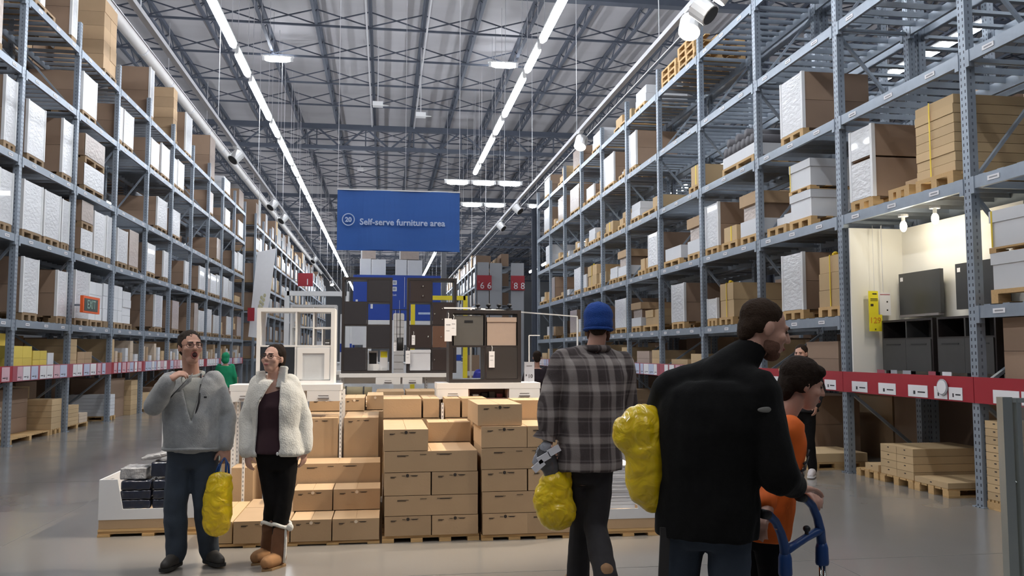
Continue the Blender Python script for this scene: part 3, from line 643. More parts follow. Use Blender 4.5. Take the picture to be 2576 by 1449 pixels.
# right stack
pallet(.835, 1.64, 7.35, 8.5, 'low wooden pallet under the right front carton stack', h=.045)
zr = [.048, .228, .411, .598, .780, .964]
row2(.84, 1.233, 1.63, 7.345, zr[0], zr[1], 'of the bottom layer, right front stack')
carton(.84, 1.63, 7.345, 8.0, zr[1], zr[2], 'wide carton in the second layer of the right front stack', 'lines')
row2(.836, 1.232, 1.628, 7.345, zr[2], zr[3], 'of the third layer, right front stack')
carton(.832, 1.625, 7.345, 8.0, zr[3], zr[4], 'wide carton in the fourth layer of the right front stack', 'lines')
row2(.828, 1.231, 1.62, 7.345, zr[4], zr[5], 'of the fifth layer, right front stack')
carton(.80, 1.193, 7.38, 8.25, zr[5], 1.15, 'topmost carton of the right front stack')
carton(1.21, 1.62, 8.02, 8.45, .955, 1.148, 'lit carton set back at the right top of the right front stack', None)
carton(.85, 1.62, 8.02, 8.45, .048, .952, 'big carton hidden behind the right front stack', None)
# left stepped stack
pallet(-1.46, -.02, 7.38, 9.6, 'long low wooden pallet under the stepped left cartons', h=.03, blocks=5)
z = .033
carton(-1.21, -.755, 7.375, 8.02, z, .216, 'front left carton of the lowest step, left stack', 'pale'); carton(-.752, -.415, 7.375, 8.02, z, .214, 'front middle carton of the lowest step, left stack', 'pale'); carton(-.412, -.02, 7.375, 8.02, z, .214, 'front right carton of the lowest step, left stack', 'pale')
carton(-1.43, -1.215, 7.40, 8.4, z, .21, 'flat carton jutting out at the far left of the lowest step', None, KRAFT)
carton(-1.21, -.78, 8.03, 8.50, z, .214, 'carton with open top behind the front left one', None)
row2(-.774, -.43, -.018, 7.76, .216, .398, 'of the second step, left stack', mark='pale', D=.38)
carton(-.77, -.02, 8.03, 8.6, z, .214, 'hidden carton under the third step', None)
carton(-.80, -.02, 8.165, 8.6, .216, .574, 'wide carton of the third step, left stack', 'lines')
carton(-.80, -.437, 8.62, 9.5, z, .956, 'tall carton left of the white perforated post', 'lines'); carton(-.388, -.045, 8.62, 9.5, z, .956, 'tall carton right of the white perforated post', 'lines')
for i, (a, b, y, z0, z1) in enumerate(((-.80, -.43, 9.55, .96, 1.10), (-.425, -.2, 9.55, .96, 1.10), (-.19, .0, 9.7, .96, 1.12), (-.80, -.40, 10.6, .96, 1.03), (-.39, -.02, 10.6, .96, 1.03))):
    carton(a, b, y, y + .8, z0, z1, '%s carton of the %s row behind the tall left cartons' % (('left', 'middle', 'right', 'left', 'right')[i], 'second' if i < 3 else 'third'), 'pale')
carton(-.82, .0, 9.53, 11.5, .033, .956, 'long hidden carton block under the second row', None)
for i, (x0, x1, y, z0, z1) in enumerate(((-1.43, -1.22, 8.55, .033, .50), (-1.62, -1.25, 9.13, .033, .66))):
    carton(x0, x1, y, y + .34, z0, z1, 'carton standing behind the woman, %s' % ('nearer and lower', 'farther and taller')[i], None)
# rear pallets between front and middle display shelves
pallet(-.62, 1.05, 11.6, 13.0, 'wooden pallet under the far middle cartons', h=.14)
pallet(1.1, 2.2, 9.6, 11.6, 'wooden pallet behind the right front stack', h=.14)
ks = [(-.10, .28, 'left'), (.30, .72, 'middle'), (.74, 1.02, 'right')]
for a, b, n_ in ks: carton(a, b, 11.7, 12.6, .15, 1.07, 'far middle row carton, %s of three' % n_, None)
carton(-.6, -.13, 11.7, 12.6, .15, .93, 'low carton under the khaki bundle', None)
carton(1.15, 1.6, 9.7, 10.6, .15, 1.12, 'carton behind the right white board', None); carton(1.63, 2.1, 9.7, 10.6, .15, .9, 'second carton behind the right white board', None)
e = empty('bundle', 'rolled khaki bundle on the far cartons', 'bundle', (-.42, 12.0, .93)); part('roll', B().tube([(-.2, 0, .10), (.26, 0, .09)], .1, 12), M('khaki_wrap', (.20, .17, .10), .7), e, True); part('strap', B().tube([(-.1, 0, .10), (-.08, 0, .10)], .104, 12).tube([(.14, 0, .094), (.16, 0, .094)], .104, 12), BLACK, e)
b = link('white_board_stack', B().box(0, .75, 0, .4, 0, .045).mesh('white_board_stack', WLAM), None, (-.55, 11.2, .958)); tag(b, 'thin white flat pack lying on the left cartons', 'board')

# ---------------------------------------------------------------- white display shelves on perforated posts
def drawer(e, x0, x1, y, z0, z1):
    d = part('drawer_front', B().box(x0, x1, y - .02, y + .3, z0, z1), WLAM, e)
    c = (x0 + x1)/2; w = x1 - x0
    part('drawer_handle', B().box(c - .055, c + .055, y - .032, y - .02, z0 + .022, z0 + .036), M('grey_handle', (.22, .2, .2), .5), d)
    part('drawer_label', B().box(c - .05, c + .05, y - .0225, y - .02, z1 - .05, z1 - .044), M('grey_handle', (.22, .2, .2), .5), d)
def display_shelf(x0, x1, y, label, drawers, posts, zt=1.278, depth=.42):
    e = empty('display_shelf', label, 'shelf', ((x0 + x1)/2, y, 0)); c = (x0 + x1)/2
    part('top_board', B().box(x0 - c, x1 - c, 0, depth, zt - .06, zt), WLAM, e)
    for a, b in drawers: drawer(e, a - c, b - c, .02, zt - .165, zt - .062)
    part('back_rail', B().box(x0 - c, x1 - c, depth - .02, depth, zt - .165, zt - .062), WLAM, e)
    for px in posts:
        for yy in (.12, depth - .06):
            part('post', B().box(-.02, .02, -.02, .02, 0, zt - .06), WPERF, e, loc=(px - c, yy, 0))
    return e
display_shelf(.545, 1.632, 8.9, 'white display shelf on the right carrying the small black shelving unit', [(.55, .87), (1.30, 1.625)], [.575, 1.605])
display_shelf(-1.49, -.42, 8.72, 'white display shelf on the left carrying the white shelving unit', [(-.75, -.43), (-1.48, -1.2)], [-1.46, -.4125])
display_shelf(-.66, 1.02, 13.1, 'far white display shelf carrying the two tall black units', [(-.12, .25), (.28, .58)], [-.62, .65, .98])
def goods_tray(x0, x1, y, z, label):
    e = empty('goods_tray', label, 'tray', ((x0 + x1)/2, y, z)); w = (x1 - x0)/2
    part('tray_shell', B().box(-w, w, 0, .3, 0, .012).box(-w, w, .29, .3, 0, .1).box(-w, -w + .01, 0, .3, 0, .1).box(w - .01, w, 0, .3, 0, .1), M('rosy_wood', (.38, .25, .22), .6), e)
    for i, k in enumerate((-.75, -.3, .1, .5)): part('small_item', B().box(k*w, k*w + .06, .05 + .03*i, .2, .012, .05 + .012*(i % 3)), (PAPER, BLACK, GREYBOX, PINKP)[i], e)
goods_tray(.875, 1.295, 8.93, 1.105, 'open tray of small goods under the right white display shelf')
part_ = None
# perforated posts in front of the cartons
for x, y, zt, lab in ((-.4125, 8.60, 1.11, 'white perforated post between the tall left cartons'), (.575, 8.485, 1.10, 'white perforated post before the shaded rear cartons'), (-1.30, 8.45, .6, 'short white perforated post beside the woman')):
    e = link('perforated_post', B().box(-.012, .012, -.008, .008, 0, zt).box(-.02, .02, -.012, .012, 0, .004).mesh('perforated_post', WPERF), None, (x, y, 0)); tag(e, lab, 'post')

# ---------------------------------------------------------------- shelving units
def unit(x0, y, z0, cols, rows, mat, label, cell=.335, t=.038, ti=.016, d=.38, W_=None):
    w = cols*cell + (cols - 1)*ti + 2*t; h = rows*cell + (rows - 1)*ti + 2*t
    e = empty('shelving_unit', label, 'shelving unit', (x0 + w/2, y, z0))
    part('side_panel', B().box(-w/2, -w/2 + t, 0, d, 0, h), mat, e); part('side_panel', B().box(w/2 - t, w/2, 0, d, 0, h), mat, e)
    part('top_panel', B().box(-w/2 + t, w/2 - t, 0, d, h - t, h), mat, e); part('bottom_panel', B().box(-w/2 + t, w/2 - t, 0, d, 0, t), mat, e)
    for r in range(1, rows): part('shelf', B().box(-w/2 + t, w/2 - t, .003, d, t + r*cell + (r-1)*ti, t + r*cell + r*ti), mat, e)
    for c in range(1, cols): part('divider', B().box(-w/2 + t + c*cell + (c-1)*ti, -w/2 + t + c*cell + c*ti, .004, d, t, h - t), mat, e)
    def cellpos(c, r): return (-w/2 + t + c*(cell + ti), t + (rows - 1 - r)*(cell + ti))   # r counted from the top
    return e, cellpos
def door(e, cp, c, r, mat, knobs=(), cell=.335):
    x, z = cp(c, r); o = part('door', B().box(x + .003, x + cell - .003, .004, .022, z + .003, z + cell - .003), mat, e)
    for kx, kz in knobs: part('knob', B().ell((x + kx*cell, -.006, z + kz*cell), (.011, .01, .011), None, 8, 6), CHROME, o)
    part('door_back', B().box(x + .003, x + cell - .003, .03, .36, z + .003, z + .012), mat, o)
    return o
def tagcard(x, y, z, w, h, label, hang=.06):
    e = empty('price_tag', label, 'price tag', (x, y, z)); part('card', B().box(-w/2, w/2, -.002, .002, -h, 0), PAPER, e); part('printed_line', B().box(-w*.3, w*.3, -.003, -.002, -h*.3, -h*.26).box(-w*.3, w*.2, -.003, -.002, -h*.55, -h*.53), M('grey_print', (.3, .3, .32), .6), e)
    part('loop', B().tube([(0, 0, 0), (.006, .004, hang*.6), (0, .008, hang)], .0025, 6), WHITE, e)
    return e
# small black unit, right
u, cp = unit(.672, 8.95, 1.2785, 2, 2, BLAM, 'small black square shelving unit with four openings on the right display shelf')
door(u, cp, 1, 1, M('black_door', (.042, .036, .034), .5))
def sbox(u_, cp, c, r, mat, label, lid=None, slot=False, drop=.01, cell=.335, name='storage_box'):
    x, z = cp(c, r); ox, oy, oz = u_.location
    e = empty(name, label, 'storage box', (ox + x + cell/2, oy + .012, oz + z + .001)); w = cell/2 - .012; h = cell - .012 - drop
    part('box_body', B().box(-w, w, 0, .34, 0, h), mat, e)
    if lid: part('lid', B().box(-w - .004, w + .004, -.006, .345, h - .045, h + .004), lid, e)
    if slot: part('hand_slot', B().box(-.045, .045, -.002, .004, h - .075, h - .05), BLACK, e)
    return e
sbox(u, cp, 0, 0, GREYBOX, 'dark grey box with hand slot in the top left opening of the small black unit', slot=True)
sbox(u, cp, 1, 0, BEIGEBOX, 'beige lidded box in the top right opening of the small black unit', lid=BEIGEBOX, drop=.03)
ox, oy, oz = u.location; x, z = cp(1, 1); tagcard(ox + x + .06, oy - .004, oz + z + .29, .06, .17, 'white price tag on the black door of the small unit')
tagcard(.66, 8.93, 1.99 - .04, .075, .24, 'large white price tag hanging at the left edge of the small black unit'); tagcard(.715, 8.935, 1.94, .06, .17, 'smaller white price tag beside the large one on the small unit', .05)
for i in range(4):   # little black lamps clipped along the top
    e = empty('clip_lamp', 'little black lamp on top of the small unit, %s of four from the left' % ORD[i], 'lamp', (1.0 + .115*i, 9.2, 2.0615 - .0005)); part('foot', B().box(-.03, .03, -.03, .03, 0, .01), BLACK, e); part('shade', B().ell((0, 0, .045), (.028, .04, .02), None, 10, 6), BLACK, e); part('stem', B().bar((0, 0, .01), (0, 0, .03), .012), BLACK, e)
e = empty('white_rail', 'thin white rail running above the small black unit to the right rack', 'rail', (.95, 9.45, 0)); part('bar', B().bar((0, 0, 2.085), (5.1 - 3.3, 2.6, 2.11), .016).bar((0, 0, 2.085), (-.3, 0, 2.085), .016), WHITE, e); part('stand', B().bar((0, 0, 0), (0, 0, 2.08), .02).bar((1.8, 2.6, 0), (1.8, 2.6, 2.1), .02), WHITE, e)
# white unit, left
u, cp = unit(-1.256, 8.8, 1.2785, 2, 2, WLAM, 'white square shelving unit on the left display shelf behind the woman')
door(u, cp, 0, 1, M('navy_door', (.018, .022, .03), .5)); x, z = cp(1, 1); o = door(u, cp, 1, 1, M('grey_white_door', (.60, .62, .64), .5))
part('door_frame', B().box(x + .01, x + .325, -.004, .004, z + .27, z + .325).box(x + .01, x + .06, -.004, .004, z + .01, z + .27).box(x + .275, x + .325, -.004, .004, z + .01, z + .27), WLAM, o)
x, z = cp(1, 0); ci = part('cross_insert', B().box(x + .155, x + .17, .01, .36, z + .002, z + .333).box(x + .172, x + .333, .01, .36, z + .165, z + .18).box(x + .245, x + .255, .01, .36, z + .002, z + .163), WLAM, u)
e = empty('small_book', 'tiny dark box standing in the white unit insert', 'box', (u.location[0] + x + .30, 8.83, 1.2785 + z + .0)); part('body', B().box(-.025, .025, 0, .1, 0, .06), GREYBOX, e); part('label_band', B().box(-.02, .02, -.002, 0, .02, .03), PAPER, e)
# tall black units
KN = ((.6, .72), (.6, .28))
u, cp = unit(-.64, 13.2, 1.2785, 2, 4, BLAM, 'tall black shelving unit on the far display shelf, left one', cell=.334)
BD = M('blue_black_door', (.028, .026, .03), .45)
for c, r in ((1, 0), (0, 1), (1, 2), (0, 3)): door(u, cp, c, r, BD)
x, z = cp(1, 3); ox, oy, oz = u.location
e = empty('picture_stand', 'small white stand with black picture inside the left tall unit', 'stand', (ox + x + .09, oy + .15, oz + z)); part('frame', B().box(-.07, .07, 0, .02, .02, .3), PAPER, e); part('picture', B().box(-.06, .05, -.004, 0, .1, .27), BLACK, e); part('base', B().box(-.08, .2, -.05, .1, 0, .1), WHITE, e)
e = empty('price_sign', 'small yellow and white price sign inside the left tall unit', 'sign', (ox + x + .25, oy + .1, oz + z + .0)); part('card', B().box(-.06, .06, -.002, .002, .05, .31), PAPER, e); part('yellow_print', B().box(-.05, .05, -.004, -.002, .2, .29), YELS, e); part('foot', B().box(-.05, .05, -.03, .03, 0, .05), WHITE, e)
u2, cp2 = unit(.345, 13.2, 1.2785, 2, 4, BLAM, 'tall black shelving unit on the far display shelf, right one', cell=.334)
BD2 = M('brown_black_door', (.035, .024, .022), .45)
door(u2, cp2, 0, 0, BD2, KN); door(u2, cp2, 1, 1, BD2, ((.1, .5), (.45, .75), (.45, .25))); door(u2, cp2, 0, 2, BD2, ((.85, .5),)); door(u2, cp2, 1, 3, BD2, ((.1, .5),))
door(u2, cp2, 1, 2, M('brown_door', (.13, .065, .04), .5), ((.4, .5),))
sbox(u2, cp2, 0, 3, M('pale_white_box', (.62, .63, .67), .6), 'white box in the lower left opening of the right tall unit', lid=M('pale_white_box', (.6, .6, .6), .6))
ox, oy, oz = u2.location; x, z = cp2(0, 2); tagcard(ox + x + .06, oy - .004, oz + z + .19, .05, .15, 'white price tag on the lower black door of the right tall unit'); tagcard(.36, 13.17, 1.62, .07, .2, 'white price tag at the lower left edge of the right tall unit', .05); tagcard(.165, 13.182, 1.74, .045, .13, 'small white tag hanging between the two tall units', .5)
e = empty('hanging_bag', 'black rolled cover hanging between the two tall units', 'cover', (.24, 13.19, 1.62)); part('roll', B().tube([(0, 0, 0), (0, 0, .2)], .05, 10), BLACK, e, True); part('cord', B().bar((0, 0, .2), (0, 0, .62), .012), BLACK, e)
part('cord', B().bar((-.05, 0, .2), (-.05, 0, .62), .008), BLACK, e); part('hook_rod', B().bar((-.126, 0, .625), (.108, 0, .625), .012), BLACK, e)
# farther white unit behind, seen at the left of the black ones
display_shelf(-1.75, -.68, 14.6, 'far white display shelf behind the white unit', [(-1.6, -1.2)], [-1.7, -.72], zt=1.28)
u3, cp3 = unit(-1.56, 14.7, 1.2805, 2, 3, WLAM, 'taller white shelving unit behind, left of the black units')
# price sign on its pole
e = empty('price_sign', 'grey price card reading ten dollars on a white pole at the shelf end', 'sign', (1.55, 9.12, 1.2785)); part('card', B().box(-.055, .055, -.004, .004, .005, .215), M('grey_card', (.42, .43, .48), .6), e); part('pole', B().bar((-.0, .012, .0), (-.0, .012, .50), .012).bar((0, .012, .50), (.12, .012, .50), .010), WHITE, e)
text('lettering', '10', .055, INK, e, (.012, -.005, .06), (PI/2, 0, 0)); text('lettering', '$', .028, INK, e, (-.032, -.005, .072), (PI/2, 0, 0)); part('printed_line', B().box(-.03, .03, -.005, -.004, .17, .175), INK, e)

# ---------------------------------------------------------------- white pallet bins left and right
def bin_(x0, x1, y, d, z0, z1, label, win, board):
    w = (x1 - x0)/2; e = empty('pallet_bin', label, 'bin', ((x0 + x1)/2, y, .0455)); z0 -= .045; z1 -= .045
    part('brown_base', B().box(-w + .005, w - .005, .002, d - .005, .022, z0), CART, e)
    part('pallet_top', B().box(-w, w, 0, d, 0, .02), WOOD, e)
    a, b_, h0, sl = win   # window left, right (fraction of width), sill height, slant
    L_, R_ = -w + 2*w*a, -w + 2*w*b_; t = .012
    def pan(pts): return B().add([(p[0], 0, p[1]) for p in pts] + [(p[0], t, p[1]) for p in pts], [tuple(range(len(pts))), tuple(range(2*len(pts) - 1, len(pts) - 1, -1))] + [(i, i + len(pts), (i+1) % len(pts) + len(pts), (i+1) % len(pts)) for i in range(len(pts))])
    fr = pan([(-w, z0), (w, z0), (w, h0), (-w, h0)])
    f2 = pan([(-w, h0), (L_ + sl, h0), (L_, z1), (-w, z1)]); f3 = pan([(R_ - sl, h0), (w, h0), (w, z1), (R_, z1)])
    fr.add(f2.v, f2.f).add(f3.v, f3.f)
    part('front_wall', fr, WHITEC, e)
    part('side_wall', B().box(-w, -w + t, t, d, z0, z1), WHITEC, e); part('side_wall', B().box(w - t, w, t, d, z0, z1), WHITEC, e); part('back_wall', B().box(-w + t, w - t, d - t, d, z0, z1), WHITEC, e)
    if board: part('header_board', B().box(board[0] - (x0 + x1)/2, board[1] - (x0 + x1)/2, board[3], board[3] + .02, z0, board[2] - .045), WHITEC, e)
    return e
pallet(-2.435, -1.60, 7.97, 8.9, 'wooden pallet under the white bin on the left', h=.045, blocks=3)
bin_(-2.435, -1.60, 7.98, .9, .145, .49, 'white cardboard pallet bin with a slanted window full of dark packs', (.18, .80, .235 - .045, .05), (-2.06, -1.72, 1.02, .55))
navy = M('navy_packs', (.018, .022, .04), .25, coat=.6, amt=.4, scale=14); clear = M('grey_film', (.38, .38, .39), .15, amt=.2, scale=9, bump=.5, coat=.5)
for r in range(3):
    for c in range(2):
        b = B(); b.box(-.125, .125, 0, .3, 0, .075)
        o = fused('dark_pack', B().box(-.13, .13, 0, .3, .0, .078), navy, None, .012, smooth=4, amp=.006, freq=20, seed=r*3 + c); o.location = (-2.14 + .27*c, 8.0, .232 + .082*r)
        tag(o, 'dark film-wrapped pack in the left bin window, %s row, %s' % (('bottom', 'middle', 'top')[r], ('left', 'right')[c]), 'pack', 'dark packs in the left bin')
for i, (x, w_, h_, z_) in enumerate(((-2.17, .22, .1, .482), (-1.90, .26, .13, .50))):
    o = fused('film_bundle', B().box(-w_/2, w_/2, 0, .3, 0, h_), clear if i == 0 else navy, None, .012, smooth=5, amp=.008, freq=12, seed=i); o.location = (x, 8.03, z_); tag(o, ('grey film-wrapped bundle on top of the dark packs', 'dark sloping bundle on the packs against the header board')[i], 'bundle')
o = fused('film_bundle', B().bar((-.22, 0, .02), (.2, 0, .10), .25, .04), clear, None, .012, smooth=3, amp=.006, freq=12); o.location = (-1.9, 8.18, .63); tag(o, 'loose grey film sheet over the dark bundle in the left bin', 'film')
pallet(1.845, 2.40, 7.34, 8.25, 'wooden pallet under the white bin of papers on the right', h=.045, blocks=3)
bin_(1.845, 2.40, 7.35, .85, .15, .50, 'white cardboard pallet bin stacked with white boards, right of the plaid man', (.0, .66, .235 - .045, .0), (2.02, 2.18, 1.02, .5))
zz_ = .238; k = 0
rr = random.Random(5)
while zz_ < .60:
    h_ = rr.choice((.012, .018, .03)); sh = rr.uniform(-.012, .012)
    o = link('white_board', B().box(-.16, .16, 0, .42, 0, h_ - .002).mesh('white_board', PAPER), None, (2.035 + sh, 7.362 + abs(sh), zz_)); tag(o, 'flat white board in the right bin, %s from the bottom' % ORD[k], 'board', 'flat white boards in the right bin'); zz_ += h_ + rr.choice((0, 0, .006)) * 0 + .001; k += 1
# ---------------------------------------------------------------- big hanging banner
e = empty('hanging_banner', 'large blue hanging banner reading Self-serve furniture area', 'banner', (.22, 14.0, 3.74))
def flat(name, b, mat, par, **k): return part(name, b, mat, par, **k)
BLUEB = M('blue_banner', (.036, .125, .43), .5, 0, .22, .9, stretch=(.5, 1, 3.2), spec=.4)
rs = []; n_ = 24
for i in range(n_ + 1):
    u_ = -.995 + 1.99 * i / n_; bow = .025 * math.sin(i * .55); rs.append([(u_, bow, -.485), (u_, bow + .006, -.485), (u_, bow * .5 + .006, .492), (u_, bow * .5, .492)])
part('sheet', B().rings(rs), BLUEB, e); part('top_bar', B().bar((-1.0, .003, .50), (1.0, .003, .50), .02), WHITE, e); part('bottom_bar', B().bar((-1.0, .003, -.49), (1.0, .003, -.49), .014), BLUEB, e)
part('hanging_wire', B().bar((-.99, .003, .5), (-.99, .003, 8.3), .009).bar((.99, .003, .5), (.99, .003, 8.3), .009).bar((.1, .003, .5), (.1, .003, 8.3), .006), PALESTEEL, e)
LETT = M('pale_blue_lettering', (.55, .66, .86), .5)
text('lettering', 'Self-serve furniture area', .142, LETT, e, (-.635, -.034, -.035), (PI/2, 0, 0), 'LEFT', .003, .003)
text('lettering', '20', .105, LETT, e, (-.815, -.034, -.004), (PI/2, 0, 0), 'CENTER', .003, .004)
part('number_ring', B().tube([(-.815 + .095*math.cos(2*PI*k/28), -.032, .0 + .095*math.sin(2*PI*k/28)) for k in range(28)], .0085, 6, closed=True), LETT, e)
# long spiral duct above the left rack, devices under the roof
e = empty('air_duct', 'long pale round duct hanging above the left rack', 'duct', (-6.9, 0, 10.2)); part('duct_tube', B().tube([(0, 2, 0), (0, 95, 0)], .17, 16), DUCT, e, True)
b = B()
for y in range(4, 94, 3): b.tube([(0, y, 0), (0, y + .12, 0)], .178, 16)
part('duct_collar', b, PALESTEEL, e)
for y in range(4, 94, 6): ubox('hanging_wire', PALESTEEL, (.02, .02, 1.75), (0, y, 1.04), e)
for i, (x, y, z, lab) in enumerate(((-.28, 27.0, 9.45, 'small white box hanging from a conduit under the roof, left one'), (1.1, 27.5, 9.3, 'small white box hanging from a conduit under the roof, right one'), (-1.35, 45.6, 11.3, 'small white detector under the roof above the banner'))):
    e = empty('ceiling_device', lab, 'device', (x, y, z)); part('body', B().box(-.16, .16, -.12, .12, -.07, .07).ell((.16, 0, -.03), (.2, .06, .02), None, 8, 6), WHITE, e); part('drop_pipe', B().bar((0, 0, .07), (0, 0, 11.55 - z), .03), PALESTEEL, e)
for x in (-.62, 1.2):
    e = part('conduit', B().bar((x, 21, 11.42), (x, 37.2, 11.42), .05), PALESTEEL); tag(e, 'thin pale conduit along the roof joists, %s of the middle' % ('left' if x < 0 else 'right'), 'conduit')

# ---------------------------------------------------------------- far end of the aisle
BLUEW = M('blue_wall_panel', (.010, .055, .36), .5, 0, .08, 1)
e = empty('blue_portal', 'big blue wall at the far end of the aisle with white exit pictures', 'portal', (.75, 50, 0)); part('wall_board', B().box(-2.55, 2.5, 0, .2, 3.42, 6.05), BLUEW, e)
for x in (-2.5, 2.45): part('leg', B().box(x - .06, x + .06, .05, .2, 0, 3.42), BLUEW, e)
part('joint_line', B().box(.38, .40, -.01, 0, 4.2, 5.95).box(.10, .115, -.01, 0, 3.5, 4.6), PAPER, e)
for z in (5.62, 5.25):
    g = part('picture_sign', B().box(-.32, -.06, -.02, 0, z - .13, z + .13), PAPER, e); part('pictogram', B().box(-.27, -.11, -.025, -.02, z - .08, z + .08), M('grey_pictogram', (.35, .38, .45), .6), g)
text('lettering', 'Exit', .17, PAPER, e, (-.2, -.02, 4.9), (PI/2, 0, 0)); part('white_mark', B().box(1.2, 1.9, -.012, 0, 3.78, 3.9), LETT, e); part('white_mark', B().box(-1.55, -1.42, -.012, 0, 4.1, 4.9).box(-2.4, -2.28, -.012, 0, 4.5, 4.62), PAPER, e)
# white cartons on the rack behind it
for i, (x0, x1, h) in enumerate(((-1.45, -.82, .95), (-.78, .05, .92), (.62, 1.28, .92), (1.33, 2.2, .9))):
    e = empty('white_carton', 'tall white carton above the blue wall, %s of four' % ORD[i], 'carton', ((x0 + x1)/2, 51.2, 6.134)); part('body', B().box(-(x1-x0)/2, (x1-x0)/2, -.35, .35, 0, h), WHITEC, e); part('corner_board', B().box(-(x1-x0)/2 - .01, -(x1-x0)/2 + .05, -.36, -.3, 0, h), CORNER, e)
ee = link('carton_platform', B().box(-1.6, 2.4, -.4, .4, 0, .06).box(-1.5, -1.4, -.3, -.2, -6.07, 0).box(2.2, 2.3, -.3, -.2, -6.07, 0).box(-1.5, -1.4, .2, .3, -6.07, 0).box(2.2, 2.3, .2, .3, -6.07, 0).mesh('carton_platform', STEEL), None, (0, 51.2, 6.073)); tag(ee, 'steel platform behind the blue wall holding white cartons', 'platform')
for i, (x0, x1) in enumerate(((-1.4, -.55), (.85, 2.0))):
    e = empty('wrapped_load', 'brown wrapped load on the white cartons above the blue wall, %s' % ('left', 'right')[i], 'pallet load', ((x0 + x1)/2, 51.2, 7.086 - .03 * 0)); part('body', B().box(-(x1-x0)/2, (x1-x0)/2, -.33, .33, .0, .75), BWRAP, e); part('corner_board', B().box(-(x1-x0)/2 - .01, -(x1-x0)/2 + .06, -.34, -.3, 0, .75), CORNER, e)
# goal-post frames and tall white stand between the display and the wall
def goal(x0, x1, y, z, r, mat, label, z0=0., both=True):
    e = empty('barrier_frame', label, 'barrier', ((x0 + x1)/2, y, 0)); w = (x1 - x0)/2
    part('cross_bar', B().bar((-w, 0, z), (w, 0, z), r), mat, e)
    part('post', B().bar((w, 0, z0), (w, 0, z + r/2), r), mat, e)
    if both: part('post', B().bar((-w, 0, z0), (-w, 0, z + r/2), r), mat, e)
YB = M('yellow_paint', (.85, .68, .03), .4)
goal(.85, 2.44, 26, 3.24, .13, YB, 'yellow height barrier frame beyond the right tall unit'); goal(-1.0, .21, 24, 2.42, .12, WHITE, 'white barrier frame seen through the left tall unit'); goal(-3.3, -1.3, 30, 3.6, .16, WHITE, 'white barrier frame left of the tall units')
e = empty('white_stand', 'tall stack of white baskets seen between the two tall black units', 'stand', (.49, 30, 0)); 
for k in range(11): part('basket', B().box(-.19, .19, -.2, .2, .3 + .24*k, .3 + .24*k + .2).box(-.17, .17, -.18, .18, .3 + .24*k + .2, .3 + .24*k + .235), M('cream_basket', (.74, .68, .62), .6), e)
part('foot', B().box(-.19, .19, -.2, .2, 0, .3), WHITE, e)
e = empty('checkout_counter', 'bright white counter beyond the tall black units', 'counter', (.2, 34, 0)); part('body', B().box(-2.4, 3.2, 0, .8, 0, 1.15), WLAM, e); part('counter_top', B().box(-2.5, 3.3, -.05, .9, 1.15, 1.2), WHITE, e)
for i, (x, y, w_, h_, m_) in enumerate(((-1.3, 30, .4, 2.9, WHITE), (-.6, 31, .3, 2.4, WHITE), (-2.3, 33, .5, 2.0, PALESTEEL), (2.7, 33, .5, 2.3, WHITEC), (2.9, 28, .4, 1.5, CARTD), (1.9, 26.8, .3, 1.9, PALESTEEL))):
    e = empty('store_column', '%s upright panel in the checkout area, seen through the black units' % ('first', 'second', 'third', 'fourth', 'fifth', 'sixth')[i], 'panel', (x, y, 0)); part('panel_body', B().box(-w_/2, w_/2, 0, .1, 0, h_), m_, e); part('panel_band', B().box(-w_/2, w_/2, -.01, 0, h_ * .55, h_ * .65), (BLUEW, PALESTEEL, GREYP)[i % 3], e)
e = empty('wall_banner', 'bright white banner band under the blue wall', 'banner', (.3, 49.5, 0)); part('sheet', B().box(-2.2, 2.8, 0, .05, 2.0, 3.38), PAPER, e); part('leg', B().bar((-2.1, .02, 0), (-2.1, .02, 2.0), .06).bar((2.7, .02, 0), (2.7, .02, 2.0), .06), STEEL, e)

# ---------------------------------------------------------------- lit alcove in the right rack
Xb = 6.86
e = empty('alcove_lining', 'white panelled alcove with bulbs inside the right rack', 'alcove', (6.1, 9.4, 1.2655)); part('side_panel', B().box(.01, Xb - 6.1 + .02, 1.10, 1.125, 0, 1.98), WALLP, e); part('back_panel', B().box(Xb - 6.1, Xb - 6.08, -1.12, 1.10, 0, 1.98), WALLP, e)
for i, y in enumerate((9.72, 9.1)):
    e = empty('bulb_lamp', 'glowing frosted bulb hanging in the alcove, %s' % ('farther left one', 'nearer right one')[i], 'lamp', (6.38, y, 3.31)); part('ceiling_rose', B().tube([(0, 0, -.003), (0, 0, -.03)], .06, 12), WHITE, e); part('socket', B().tube([(0, 0, -.03), (0, 0, -.09)], .022, 10), WHITE, e)
    part('bulb', B().ell((0, 0, -.15), (.042, .042, .07), None, 12, 8), BULBM, e, True)
    l = bpy.data.lights.new('bulb_light', 'POINT'); l.energy = 11; l.color = (1, .9, .7); l.shadow_soft_size = .06; lo = bpy.data.objects.new('bulb_light', l); COL.objects.link(lo); lo.parent = e; lo.location = (0, 0, -.24)
e = empty('screen_panel', 'black wall panel with a small white tag, left one in the alcove', 'panel', (6.70, 9.93, 2.08)); part('panel_body', B().box(0, .05, -.42, .42, 0, .54), M('dark_panel', (.045, .047, .05), .3), e); part('tag', B().box(-.003, 0, .33, .385, .44, .49), PAPER, e); part('support', B().box(.05, .159, -.05, .05, .1, .3), BLACK, e); part('ledge', B().box(-.02, .05, -.40, .40, -.03, 0), M('grey_handle', (.22, .2, .2), .5), e)
